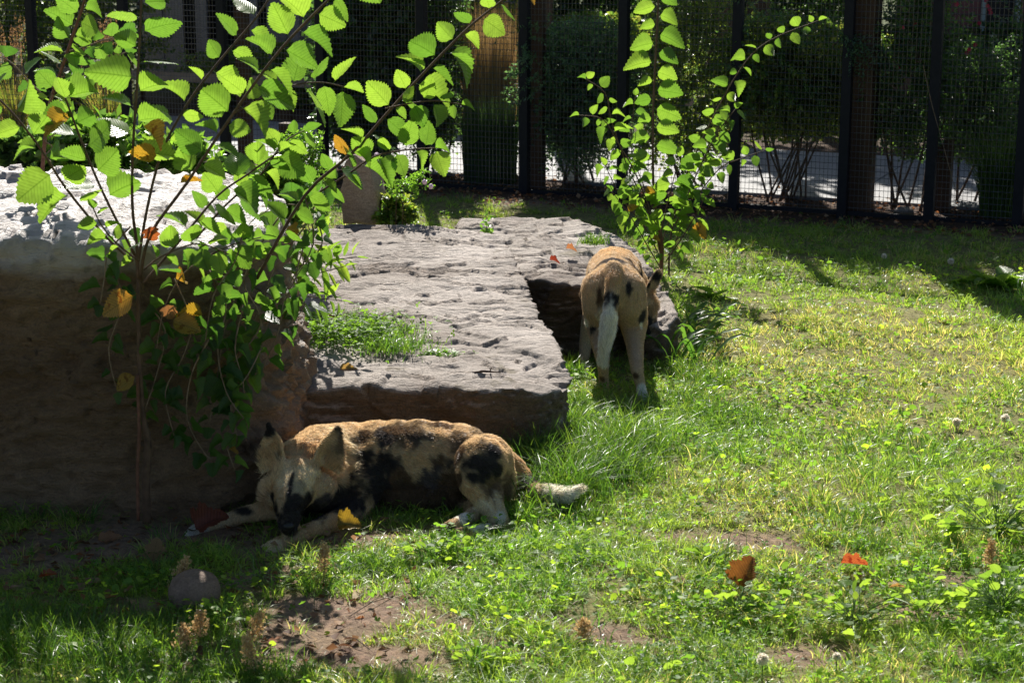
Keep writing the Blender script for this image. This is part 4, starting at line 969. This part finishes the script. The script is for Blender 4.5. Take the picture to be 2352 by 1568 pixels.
P, T, mid = sprays(bs, tp, 26, .08, .02); P = P.reshape(-1,3); T = T.reshape(-1,3); n = len(P); sd = np.cross(T, rng.normal(0,1,(n,3)))
cloud('foliage', P, T*.5+sd, rng.normal(0,.4,(n,3))+np.array([0,.2,.8]), rng.uniform(.02,.035,n), rng.uniform(.004,.007,n), np.array(G_BL)[rng.integers(0,3,n)], M['foliage'], hb)
MB().tube(smooth_path([W(1900,120,q0.y+.1), W(1940,90,q0.y), W(2000,130,q0.y-.05)]), .004, 5).put('stem', M['bark'], hb)
fy = bpt(2150,-.12).y
o = MB().tube(smooth_path([W(2120,150,fy), W(2140,240,fy), W(2165,330,fy), W(2195,440,fy)]), [.002]*13, 4).put('dry_stem', M['twig']); tag(o, 'thin dry curved stem leaning on the fence at right', 'twig')

# ------------------------------------------------------------------ dead twig hung with vine at upper left
dt = empty('vine_twig', W(95,380,6.9), 'leaning brown twig wrapped in vine at the upper left', 'twig')
random.seed(12)
leafy_stem(dt, PW([(95,420),(110,260),(135,180),(165,90),(195,0),(205,-60)], 7.0, 6.7), .008, .004, .04, .095, .2, M['bark_red'], ELM, None, flat=.3)
leafy_stem(dt, PW([(150,120),(190,110),(250,90),(300,85)], 6.85, 6.8), .003, .002, .045, .07, .1, M['twig'], VINE)
leafy_stem(dt, PW([(120,200),(170,190),(230,150),(290,120)], 6.9, 6.8), .003, .002, .045, .075, .1, M['twig'], VINE)
leafy_stem(dt, PW([(110,230),(60,180),(20,140),(-40,120)], 6.95, 6.9), .003, .002, .06, .075, .1, M['twig'], VINE)
for a, b in ((118,250),(140,170),(112,300)):
    MB().tube(smooth_path([W(a+random.uniform(-8,8), b+i*14+random.uniform(-6,6), 6.9) + Vector((0,random.uniform(-.03,.03),0)) for i in range(-2,6)]), .0025, 4, False).put('tendril', M['twig'], dt)
# bushy weeds behind the boulder
def weed(label, base, ctr, rad, ns, nl, ln, wd, cols, **k):
    return shrub('weed', label, 'weed', base, ctr, rad, ns, nl, ln, wd, cols, **k)
LG = [(.1,.2,.035), (.13,.24,.04), (.08,.16,.03)]
def wd_(px, py, Y, w_, h_, label, ns=60, nl=22, ln=.022, wd=.006, cols=LG, **k):
    c_ = W(px, py, Y); b_ = (c_.x, Y, max(0, c_.z-h_)); return weed(label, b_, tuple(c_), (w_, w_*.7, h_), ns, nl, ln, wd, cols, droop=.03, stems=3, stem_r=.003, zmin=max(.02, c_.z-h_*1.1), **k)
wd_(690,385,8.3,.16,.17,'feathery light green weed rising behind the boulder',150)
wd_(905,490,9.5,.13,.09,'bright yellow green weed at the back edge of the slab beside the upright stone',110, ln=.03, wd=.009, cols=LG+G_YL)
wd_(940,420,9.4,.14,.06,'thin stemmed weed with small pink flowers by the upright stone',34,16, ln=.022, wd=.005)
wd_(1125,520,9.3,.03,.05,'tiny green seedling growing on the back edge of the slab',6,8, ln=.03, wd=.009)
wd_(640,450,7.6,.18,.14,'dense green weed on top of the boulder end',120,20, ln=.04, wd=.013, cols=G_MD+LG)
wd_(240,350,7.7,.3,.16,'glossy leafy weed behind the boulder at left',120,18, ln=.05, wd=.016, cols=G_MD+LG)
wd_(60,370,7.8,.2,.12,'dark leafy weed behind the boulder at the left edge',80,16, ln=.05, wd=.018, cols=G_DK+G_MD)
wd_(420,370,7.8,.22,.1,'low leafy weed behind the boulder top in the middle',80,16, ln=.04, wd=.012, cols=G_MD+LG)
pk = plain('pale pink petals', (.6,.4,.55), (.75,.55,.68), 20, .6)
for x, y in ((975,418),(990,428),(865,356)):
    pebble('flower', W(x, y, 9.3), (.012,.012,.012), pk, '%s' % {975:'pale pink flower head, left one of the pair above the slab', 990:'pale pink flower head, right one of the pair above the slab', 865:'single pale pink flower head above the upright pinkish stone'}[x], 'flower', seed=x, amp=.8)

# lance leaved plant on the slab
lp = empty('lance_leaf_plant', W(640,640,7.6), 'weed with long narrow pointed leaves hanging over the slab', 'plant')
random.seed(21)
for st_ in ([(620,640),(690,610),(760,598),(820,590)], [(620,660),(680,640),(740,625),(790,612)], [(620,700),(680,680),(740,685),(785,690)], [(640,600),(700,560),(760,560)]):
    leafy_stem(lp, PW(st_, 7.5, 7.35), .003, .0015, .032, .11, .1, M['bark'], LANCE, None, flat=.5, spread=.7)
# strap leaved plant right of the dog
sp_ = empty('strap_leaf_plant', G(1560,800), 'dark green plant with long strap leaves right of the standing dog', 'plant')
for i in range(46):
    b = G(random.uniform(1530,1630), random.uniform(760,850)); az = random.uniform(-.6, 1.1); L_ = random.uniform(.2,.36)
    d = Vector((math.sin(az), random.uniform(-.5,.3), 0)); pts = [b + d*L_*t*.85 + Vector((0,0,L_*(1.15*t-.75*t*t))) for t in (0,.25,.5,.75,1)]
    vs = []; 
    for k, p in enumerate(pts):
        w2 = (.009,.012,.011,.008,.001)[k]; s_ = Vector((-d.y, d.x, .3)).normalized()*w2; vs += [p-s_, p, p+s_]
        vs[-2] = p - Vector((0,0,.004))
    m_ = MB().add(vs, [(3*j+a, 3*j+a+1, 3*j+4+a, 3*j+3+a) for j in range(4) for a in (0,1)]); me = m_.mesh('leaf', True); put('leaf', me, M['leaf_vine'], sp_)
# broad leaf rosettes
def rosette(px, py, n, L_, label, mats=LANCE, group=None, z=0.0, elev=(.2,.9), name='leafy_plant'):
    b = G(px, py, z); r = empty(name, b, label, 'plant', group)
    for i in range(n):
        a = random.uniform(0, 6.283); el = random.uniform(*elev); d = Vector((math.cos(a)*math.cos(el), math.sin(a)*math.cos(el), math.sin(el)))
        add_leaf(mats, b + Vector((random.gauss(0,L_*.22), random.gauss(0,L_*.22), .005)), d, Vector((-d.x*.6, -d.y*.6+.3, 1)), L_*random.uniform(.6,1.1), r)
    return r
gl = 'leafy plants growing in the grass'
DOCK = with_mat([leaf_mesh('dock_leaf', 'dock', c_, .2, d_, s_) for s_, (c_, d_) in enumerate([(0,.3),(.2,.4),(-.1,.2)])], M['leaf_mallow'])
rosette(2290,665,34,.17,'big clump of broad bright leaves at the right edge by the shade',DOCK,gl)
rosette(2215,655,14,.13,'broad leaved clump left of the big clump at the right edge',DOCK,gl)
rosette(1640,690,12,.12,'broad leaved clump just right of the farther sapling',DOCK,gl)
def mallow(px, py, n, L_, h_, label, group='mallow plants in the foreground grass'):
    b = G(px, py); r = empty('mallow', b, label, 'plant', group)
    for i in range(int(n*2.2)):
        q = b + Vector((random.gauss(0, h_*.85), random.gauss(0, h_*.7), h_*random.uniform(.25,1.0))); f = b + Vector((random.gauss(0,.012), random.gauss(0,.012), 0))
        ax = Vector((q.x-b.x, q.y-b.y, .02)).normalized() + Vector((random.gauss(0,.3), random.gauss(0,.3), random.uniform(-.2,.2)))
        add_leaf(MALLOW, q, ax, Vector((random.gauss(0,.35), random.uniform(.2,1.4), .9)), L_*random.uniform(.3,.62), r)
        MB().tube([f, f.lerp(q,.5)+Vector((0,0,.01)), q], .0012, 3, False).put('stalk', M['stalk'], r)
    return r
M['stalk'] = plain('green stalk', (.08,.14,.03), (.12,.2,.05), 30, .5)
random.seed(33)
for a in [(2290,1230,26,.085,.15,'tallest mallow plant at the right edge of the lawn'), (2300,1400,26,.075,.12,'mallow plant at the right edge below the tallest one'), (1960,1430,24,.07,.1,'mallow plant right of the large orange leaf, in front of the smaller one'),
          (1690,1410,20,.05,.08,'mallow plant just in front of the large orange leaf'), (1640,1300,8,.05,.06,'small mallow plant left of the large orange leaf'), (1000,1290,12,.055,.06,'bright mallow plant in front of the hind feet of the lying dog'),
          (1060,1275,8,.05,.05,'small mallow right at the hind paws of the lying dog'), (590,1345,16,.035,.07,'small leaved mallow between the round stone and the dry seed stalk'), (660,1350,14,.035,.06,'small leaved mallow left of the dry seed stalk'),
          (1080,1540,9,.06,.05,'mallow plant at the bottom edge left of centre'), (1130,1510,8,.05,.05,'mallow plant near the bottom edge just left of centre'), (1480,1555,8,.055,.05,'mallow plant at the bottom edge in the middle'),
          (1800,1340,9,.04,.05,'small mallow plant right of the large orange leaf'), (2120,1420,14,.05,.07,'mallow plant between the two larger ones at right'), (1350,1300,7,.035,.04,'small mallow in the lawn below the white tail tip'),
          (700,1340,8,.03,.06,'small mallow sprig beside the dry seed stalk')]:
    mallow(*a)
# dry seed stalks
def seedstalk(px, py, h_, label, lean=0):
    b = G(px, py); r = empty('seed_stalk', b, label, 'plant', 'dry seed stalks in the foreground'); tp_ = b + Vector((lean*h_, 0, h_))
    MB().tube([b, b.lerp(tp_,.5)+Vector((.004,0,0)), tp_], [.002,.0018,.001], 4).put('stem', M['twig'], r)
    n = 420; t = rng.uniform(.4, 1, n); P = np.array(b)[None]*(1-t)[:,None] + np.array(tp_)[None]*t[:,None] + rng.normal(0,.0095,(n,3))*(1.35-t)[:,None]*1.6
    cloud('seeds', P, rng.normal(0,.6,(n,3))+np.array([0,0,.6]), rng.normal(0,1,(n,3)), rng.uniform(.006,.012,n), rng.uniform(.002,.004,n), np.repeat(np.array([[.55,.42,.22]]), n, 0), M['dry'], r)
for a in [(742,1345,.13,'single upright dry seed stalk below the lying dog',.05), (455,1490,.11,'brown dry seed stalk in front of the round stone',.1), (430,1500,.08,'short brown seed stalk in the shade below the round stone',-.1), (560,1500,.12,'leaning greenish seed stalk right of the brown one',.45),
          (400,1370,.12,'leafy seed stalk standing against the left side of the round stone',.35), (590,1560,.12,'bent seed stalk at the bottom edge on the left',-.2), (1340,1480,.07,'thin dry stalk in the bare ground left of centre',0), (2272,1330,.12,'seed stalk beside the mallow at the right edge',0)]:
    seedstalk(*a)
# dandelion clocks
for px, py, h_, r_, lab in [(1750,1560,.06,.016,'round dandelion seed head at the bottom of the lawn'), (1920,1545,.05,.011,'smaller brown dandelion head right of the bottom one'), (2307,985,.045,.017,'fluffy dandelion seed head near the right edge'),
                            (2196,985,.03,.016,'dandelion seed head left of the one near the right edge'), (2183,612,.03,.018,'white dandelion seed head at the edge of the far shade'), (2030,600,.03,.015,'faint dandelion seed head far back in the lawn')]:
    b = G(px, py); r = empty('dandelion', b, lab, 'flower', 'dandelion seed heads'); c_ = b + Vector((0,0,h_))
    MB().tube([b, c_], .0016, 4).put('stem', M['stalk'], r)
    n = 260; U = rng.normal(0,1,(n,3)); U /= np.linalg.norm(U,axis=1)[:,None]
    cloud('seeds', np.array(c_)[None]+U*r_*.25, U, rng.normal(0,1,(n,3)), np.full(n, r_*.9), np.full(n, .0034), np.repeat(np.array([[.85,.8,.7]]), n, 0), M['down'], r)
# fallen leaves
MA = {k: with_mat(LM['maple'], M[k]) for k in ('leaf_orange','leaf_brown','leaf_red','leaf_tan','leaf_yellow')}
def fallen(px, py, z, s, ax, nn, mk, lab, Y=None):
    p = W(px, py, Y) if Y else G(px, py, z); o = add_leaf(MA[mk], p, ax, nn, s); o.name = 'fallen_leaf'; return tag(o, lab, 'leaf', 'fallen leaves')
fallen(1696,1345,.01,.1,(.35,.1,.75),(-.5,-.7,.5),'leaf_orange','large orange brown leaf standing upright in the lawn')
fallen(1930,1292,.03,.085,(1,-.1,.0),(.1,.6,.8),'leaf_orange','smaller bright orange leaf on the grass, right of the large one')
fallen(775,1205,.02,.075,(.9,0,.15),(.0,-.7,.8),'leaf_yellow','yellow leaf lying against the chest of the lying dog',6.0)
fallen(780,852,.31,.075,(.9,.1,.2),(-.1,.4,1),'leaf_tan','curled pale leaf lying on the front of the slab')
fallen(1300,571,.40,.05,(1,.1,.1),(0,.3,1),'leaf_brown','dry brown leaf on the smaller rock, nearer the tuft of grass')
fallen(1262,597,.37,.05,(1,-.1,.05),(0,.2,1),'leaf_red','reddish dry leaf on the smaller rock, nearer the front')
fallen(450,1215,.03,.11,(.8,.2,.5),(-.3,-.7,.5),'leaf_red','dark red leaf beside the outstretched forepaw')
fallen(350,1290,.01,.075,(.2,.1,.9),(.1,-.9,.3),'leaf_brown','brown leaf standing in the shade above the round stone')
fallen(90,1325,.01,.055,(1,.1,.2),(0,.1,1),'leaf_orange','orange leaf in deep shade at the left')
fallen(225,1240,.01,.08,(.8,.3,.1),(0,-.2,1),'leaf_brown','brown leaf at the foot of the boulder')
fallen(750,738,.36,.04,(.5,0,.6),(0,-.6,.6),'leaf_red','small red leaf in the grass on the slab')
fallen(2155,735,.02,.05,(.9,.1,.1),(0,.2,1),'leaf_orange','small orange leaf far out in the dry lawn at right')
fallen(2040,1350,.01,.05,(.9,.1,.3),(0,.2,1),'leaf_tan','pale curled leaf in the lawn at right')
fallen(790,1375,.01,.06,(.6,.3,.4),(0,-.2,1),'leaf_tan','pale curled leaf on the bare earth below the lying dog')
fallen(700,1395,.01,.05,(.9,.3,.1),(0,-.1,1),'leaf_brown','brown leaf on the bare earth nearest the round stone')
fallen(1330,1015,.2,.0001+.04,(.6,.3,.4),(0,-.2,1),'leaf_tan','pale leaf caught in the long grass by the slab corner',7.0)
fallen(1300,1240,.01,.045,(.9,.3,.1),(0,-.1,1),'leaf_tan','pale leaf scrap in the lawn right of the hind paws')
fallen(1545,1335,.01,.045,(.9,-.3,.1),(0,-.1,1),'leaf_brown','brown leaf scrap left of the large orange leaf')
fallen(385,700,0,.05,(.2,0,-.9),(0,-.8,.3),'leaf_brown','withered brown leaf caught in the vine',5.97)
fallen(345,520,0,.05,(.2,0,-.9),(0,-.8,.3),'leaf_orange','withered orange leaf hanging among the sapling stems',5.93)
o = MB().tube([G(1085,856,.325), G(1110,852,.335), G(1150,855,.325)], [.003,.005,.002], 5).tube([G(1125,853,.333), G(1130,843,.35)], [.003,.001], 4).put('twig', M['bark']); tag(o, 'short brown twig lying on the front of the slab', 'twig')
for k, (a, b, lab) in enumerate([((800,1425),(905,1375),'long thin dry stem across the bare earth'), ((790,1470),(850,1500),'straw lying on the bare earth at left of centre'), ((1290,1420),(1350,1380),'straw stem in the dry lawn left of centre'), ((2170,1090),(2352,1010),'pale thin stem lying across the lawn at the right edge')]):
    p, q = G(*a), G(*b); p.z = q.z = .012; o = MB().tube([p, p.lerp(q,.5)+Vector((0,0,.012)), q], .0018, 4).put('straw', M['twig']); tag(o, lab, 'twig')

# ------------------------------------------------------------------ lawn
def lawn_pts(n, ymin=4.2, ymax=14.2, power=1.6):
    u = rng.random(n); e = 1-power; y = (ymin**e + u*(ymax**e-ymin**e))**(1/e); x = rng.uniform(-1, 1, n)*(.30*y+.7); return x, y
def blades(name, bx, by, bz, h, wd, lean, az, col, mat, seg=3):
    n = len(bx); t = np.linspace(0, 1, seg+1)[None,:]
    hx = np.cos(az)[:,None]; hy = np.sin(az)[:,None]; l = lean[:,None]
    C_ = np.stack([bx[:,None]+hx*h[:,None]*l*t**1.7, by[:,None]+hy*h[:,None]*l*t**1.7, bz[:,None]+h[:,None]*(t-np.minimum(.75, l*.55)*t**2.2)], 2)
    ph = rng.uniform(0, np.pi, n); sd = np.stack([np.cos(ph), np.sin(ph), np.zeros(n)], 1)[:,None]*wd[:,None,None]*(1-t**1.6)[:,:,None]
    Lf = (C_-sd); Rt = (C_+sd); nv = 2*seg+1
    V = np.empty((n, nv, 3)); V[:,0:2*seg:2] = Lf[:,:seg]; V[:,1:2*seg:2] = Rt[:,:seg]; V[:,2*seg] = C_[:,seg]
    k = (np.arange(n)*nv)[:,None]; T = []
    for i in range(seg-1): T += [k+np.array([[2*i,2*i+1,2*i+3]]), k+np.array([[2*i,2*i+3,2*i+2]])]
    T.append(k+np.array([[2*seg-2,2*seg-1,2*seg]]))
    cc = np.repeat(col[:,None], nv, 1).reshape(-1,3)
    return mesh_np(name, V.reshape(-1,3), np.concatenate(T,0), cc, False, mat)
def clumped(nc, per, hmul=1.0):
    cx, cy = lawn_pts(nc); ok = ~blocked(cx, cy) & (rng.random(nc) > bare(cx, cy)*.97) & (behind(cx, cy) < -.12); cx, cy = cx[ok], cy[ok]
    dens = n2(cx, cy, 3.0, 40); ok = rng.random(len(cx)) < np.clip(.45+dens*.9, 0, 1); cx, cy = cx[ok], cy[ok]; m_ = len(cx)
    ht = (.022+.05*n2(cx, cy, 2.6, 50)**1.4*1.5)*rng.uniform(.7,1.35,m_); big = rng.random(m_) < .055; ht = np.where(big, ht*1.7, ht); R = np.where(big, .045, .028)*(.7+.12*cy)*.8
    k = np.repeat(np.arange(m_), per); n = len(k); a = rng.uniform(0,2*np.pi,n); r = np.sqrt(rng.random(n))*R[k]
    bx = cx[k]+np.cos(a)*r; by = cy[k]+np.sin(a)*r
    h = ht[k]*rng.uniform(.6,1.25,n)*hmul; return bx, by, h, a, k, cx, cy, big
bx, by, h, a, k, cx, cy, big = clumped(18000, 27)
n = len(bx); bz = gh(bx, by)-.004; dr = dryness(cx, cy)[k]
green = np.array([.12,.26,.04]); yg = np.array([.28,.36,.09]); dryc = np.array([.42,.38,.22]); dk = np.array([.05,.12,.025])
mixv = n2(cx, cy, 1.4, 60)[k]; col = green[None]*(1-mixv[:,None])+yg[None]*mixv[:,None]
col = np.where(big[k][:,None], dk[None]*1.3, col); isd = rng.random(n) < dr*.5; col = np.where(isd[:,None], dryc[None], col*(1-.2*dr[:,None])+yg[None]*.25*dr[:,None]); col = col*rng.uniform(.7,1.3,(n,1))
wd = rng.uniform(.0011,.0021,n)*(.75+.07*by)
me = blades('grass', bx, by, bz, h, wd, rng.uniform(.25,1.5,n), a+rng.normal(0,.6,n), col, M['grass'])
tag(put('grass', me), 'short patchy sunlit lawn grass over the whole enclosure', 'grass', kind='stuff')
# dry thatch lying flat
x, y = lawn_pts(75000); ok = ~blocked(x, y) & (behind(x, y) < -.2) & (rng.random(len(x)) < .35+.65*dryness(x, y)); x, y = x[ok], y[ok]; n = len(x)
col = np.array([[.34,.26,.15]])*rng.uniform(.5,1.3,(n,1)); me = blades('thatch', x, y, gh(x, y)+.003, rng.uniform(.012,.035,n), rng.uniform(.0008,.0016,n), rng.uniform(1.4,2.2,n), rng.uniform(0,6.28,n), col, M['dry'], 2)
tag(put('thatch', me), 'dry straw coloured thatch lying between the grass blades', 'dry grass', kind='stuff')
# clover and small weeds
def leaflets(name, x, y, z, s, col, mat, lab, cat, up=.25):
    n = len(x); a0 = rng.uniform(0,6.28,n); V = []; Fl = []; P = np.stack([x,y,z],1); hub = np.array([0,0,1])[None]+rng.normal(0,.38,(n,3)); hub[:,1] += .15; hub /= np.linalg.norm(hub,axis=1)[:,None]
    e1 = np.cross(hub, np.stack([np.cos(a0),np.sin(a0),np.zeros(n)],1)); e1 /= np.linalg.norm(e1,axis=1)[:,None]; e2 = np.cross(hub, e1)
    for j in range(3):
        q = j*2.094; d = e1*math.cos(q)+e2*math.sin(q); sd = -e1*math.sin(q)+e2*math.cos(q); S1 = s[:,None]
        V += [P, P+d*S1*.55+sd*S1*.42+hub*S1*.1, P+d*S1*1.0+sd*S1*.2, P+d*S1*1.0-sd*S1*.2, P+d*S1*.55-sd*S1*.42+hub*S1*.1]
    V = np.stack(V,1); nv = 15; k = (np.arange(n)*nv)[:,None]
    Ff = np.concatenate([k+np.array([[5*j,5*j+b,5*j+b+1]]) for j in range(3) for b in (1,2,3)],0)
    me = mesh_np(name, V.reshape(-1,3), Ff, np.repeat(col[:,None],nv,1).reshape(-1,3), False, mat); return tag(put(name, me), lab, cat, kind='stuff')
def near_px(x, y, lst):
    r = np.zeros(len(x))
    for px, py, rx, ry in lst:
        q = G(px, py); r = np.maximum(r, 1-sstep(.5, 1.1, np.hypot((x-q.x)/rx, (y-q.y)/ry)))
    return r
x, y = lawn_pts(90000); zone = near_px(x, y, [(1650,900,.45,.7),(1850,900,.45,.4),(1330,900,.12,.5),(1700,560,.9,.9),(1550,1000,.3,.4),(1180,480,.3,.5),(2200,1350,.4,.4),(1700,1400,.35,.3),(1050,1280,.3,.12),(640,1350,.25,.1),(1800,640,.9,.5)])
pr = np.clip(.10+.75*zone+.5*sstep(.55,.75,n2(x, y, 2.1, 70)), 0, 1)*.8
ok = ~blocked(x, y) & (rng.random(len(x)) < pr) & (rng.random(len(x)) > bare(x, y)*.9) & (behind(x, y) < -.15); x, y = x[ok], y[ok]; n = len(x)
col = np.where(rng.random(n)[:,None] < .3, np.array([[.15,.24,.04]]), np.array([[.085,.18,.03]]))*rng.uniform(.7,1.3,(n,1))
leaflets('clover', x, y, gh(x,y)+rng.uniform(.012,.05,n), rng.uniform(.006,.012,n)*(.8+.05*y), col, M['clover'], 'low clover and small round leaved weeds in the lawn', 'clover')
# small round leaved weeds, denser near the camera
x, y = lawn_pts(26000, 4.2, 11, 2.2); pr = np.clip(.10+1.6*sstep(.5,.75,n2(x, y, 2.6, 170))*.5 + near_px(x, y, [(1700,1400,.5,.25),(2200,1350,.4,.5),(1100,1500,.3,.2),(1050,1290,.25,.12),(600,1350,.25,.12),(1850,930,.4,.3)])*.5, 0, 1)
ok = ~blocked(x, y) & (rng.random(len(x)) < pr*.85) & (rng.random(len(x)) > bare(x, y)*.85) & (behind(x, y) < -.15); x, y = x[ok], y[ok]; n = len(x)
a0 = rng.uniform(0,6.28,n); hub = np.array([0,.25,1])[None]+rng.normal(0,.45,(n,3)); hub /= np.linalg.norm(hub,axis=1)[:,None]; e1 = np.cross(hub, np.stack([np.cos(a0),np.sin(a0),np.zeros(n)],1)); e1 /= np.linalg.norm(e1,axis=1)[:,None]; e2 = np.cross(hub, e1)
P = np.stack([x,y,gh(x,y)+rng.uniform(.02,.06,n)],1); R_ = rng.uniform(.006,.015,n)*(.7+.06*y); VV = [P]; m_ = 9
for j in range(m_):
    q = .35+j*(6.28-.7)/(m_-1); VV.append(P + (e1*math.cos(q)+e2*math.sin(q))*(R_*(1 if j%2 else .86))[:,None] + hub*(R_*rng.uniform(.0,.35,n))[:,None])
V = np.stack(VV,1); k_ = (np.arange(n)*(m_+1))[:,None]; Ff = np.concatenate([k_+np.array([[0,j+1,j+2]]) for j in range(m_-1)],0)
cc = np.where(rng.random(n)[:,None] < .45, np.array([[.2,.3,.045]]), np.array([[.1,.2,.035]]))*rng.uniform(.7,1.25,(n,1))
tag(put('round_leaf_weed', mesh_np('round_leaf_weed', V.reshape(-1,3), Ff, np.repeat(cc[:,None],m_+1,1).reshape(-1,3), False, M['clover'])), 'round leaved weeds dotted through the nearer lawn', 'weeds', kind='stuff')
# long grass by the slab corner and round the dog
def long_tuft(lst, name, lab, n, h0, h1, wd_=.0022, group=None, lean=(.2,1.1), z=0.0, cols=((.05,.12,.02),(.08,.17,.03),(.12,.2,.035))):
    Xs, Ys = [], []
    for px, py, r in lst:
        q = G(px, py, z); m_ = n//len(lst); Xs.append(rng.normal(q.x, r, m_)); Ys.append(rng.normal(q.y, r*.8, m_))
    x = np.concatenate(Xs); y = np.concatenate(Ys); n = len(x); cols = np.array(cols)
    if z == 0: ok = ~blocked(x, y); x, y = x[ok], y[ok]; n = len(x)
    me = blades(name, x, y, np.full(n, z) if z else gh(x,y), rng.uniform(h0,h1,n), rng.uniform(.6,1.2,n)*wd_, rng.uniform(*lean,n), rng.uniform(0,6.28,n), cols[rng.integers(0,len(cols),n)]*rng.uniform(.7,1.3,(n,1)), M['grass'], 5)
    o = tag(put(name, me), lab, 'grass', group, 'stuff'); return o
gt = 'tufts of longer grass'
long_tuft([(1260,1100,.09),(1340,1070,.09),(1400,1100,.09),(1300,1150,.07),(1450,1040,.08),(1230,1080,.06),(1240,1020,.05),(1290,1010,.05),(1180,1060,.05)], 'grass_tuft', 'long arching grass at the corner of the slab behind the white tail tip', 4600, .12, .26, .0021, gt)
long_tuft([(1250,1180,.06),(1340,1190,.06),(1200,1200,.04)], 'grass_tuft', 'short dense grass round the white tail tip of the lying dog', 700, .05, .11, .002, gt)
long_tuft([(1330,930,.04),(1350,970,.04),(1310,860,.03)], 'grass_tuft', 'bright grass growing between the slab and the standing dog', 500, .06, .15, .002, gt)
long_tuft([(160,1470,.12),(80,1500,.12),(230,1520,.1),(30,1440,.1)], 'grass_tuft', 'shaded green grass clump in the bottom left corner', 2600, .06, .13, .0018, gt)
long_tuft([(530,1560,.07),(620,1560,.07)], 'grass_tuft', 'green grass clump at the bottom edge below the seed stalks', 700, .05, .11, .0018, gt)
long_tuft([(820,1310,.05),(880,1310,.05)], 'grass_tuft', 'green grass tuft in front of the chest of the lying dog', 700, .05, .09, .0015, gt)
long_tuft([(460,1440,.08),(380,1470,.08),(300,1440,.08)], 'grass_tuft', 'dim weedy grass in the shade in front of the round stone', 1100, .04, .09, .0017, gt)
long_tuft([(2330,1520,.09),(2300,1540,.06)], 'grass_tuft', 'dark green grass clump in the bottom right corner', 900, .05, .1, .0018, gt)
long_tuft([(1960,1190,.07),(2000,1250,.05)], 'grass_tuft', 'darker green grass clump in the middle of the lawn on the right', 800, .035, .075, .0016, gt)
long_tuft([(1620,880,.08),(1560,860,.07),(1650,960,.1),(1570,930,.08)], 'grass_tuft', 'darker longer grass below the strap leaved plant', 1600, .06, .13, .0018, gt)
long_tuft([(1365,560,.035)], 'grass_tuft', 'small tuft of grass growing on the smaller flat rock', 220, .04, .09, .0018, gt, z=.40)
long_tuft([(780,740,.10),(860,770,.09),(700,770,.09),(900,800,.07),(720,700,.08)], 'grass_tuft', 'patch of grass and weeds growing on the left side of the slab', 3200, .03, .08, .0018, gt, z=.345)
n = 1500; q = G(800,770,.345); x = rng.normal(q.x,.13,n); y = rng.normal(q.y,.13,n); col = np.array([[.09,.17,.03]])*rng.uniform(.6,1.4,(n,1))
leaflets('ground_weed', x, y, .35+rng.uniform(0,.05,n), rng.uniform(.008,.016,n), col, M['clover'], 'small leaved weeds spreading over the left side of the slab', 'weeds')
n = 120; q = G(1010,818,.32); x = rng.normal(q.x,.05,n); y = rng.normal(q.y,.015,n)
leaflets('ground_weed', x, y, .325+rng.uniform(0,.02,n), rng.uniform(.006,.011,n), np.array([[.1,.2,.03]])*rng.uniform(.7,1.3,(n,1)), M['foliage'], 'little row of weeds in a crack of the slab', 'weeds')
# dead leaf litter along the fence and at the boulder foot
n = 4200; s_ = rng.uniform(-1, 9, n); off = rng.uniform(-.5, .9, n); P = np.array(FA)[None]+np.array(FD)[None]*s_[:,None]+np.array(FN)[None]*off[:,None]; P[:,2] = gh(P[:,0],P[:,1])+.01
q2 = np.stack([rng.uniform(-2,-.3,700), rng.uniform(4.9,6.2,700), np.full(700,.01)],1); P = np.concatenate([P,q2]); n = len(P)
cols = np.array([(.2,.11,.06),(.3,.19,.11),(.12,.065,.04),(.28,.12,.05)])[rng.integers(0,4,n)]
V_ = cloud('leaf_litter', P, rng.normal(0,1,(n,3))*np.array([1,1,.3]), rng.normal(0,.4,(n,3))+np.array([0,0,1]), rng.uniform(.02,.05,n), rng.uniform(.008,.018,n), cols, M['dry'], None)
tag(V_, 'dead brown leaves littering the soil along the fence', 'leaf litter', kind='stuff')
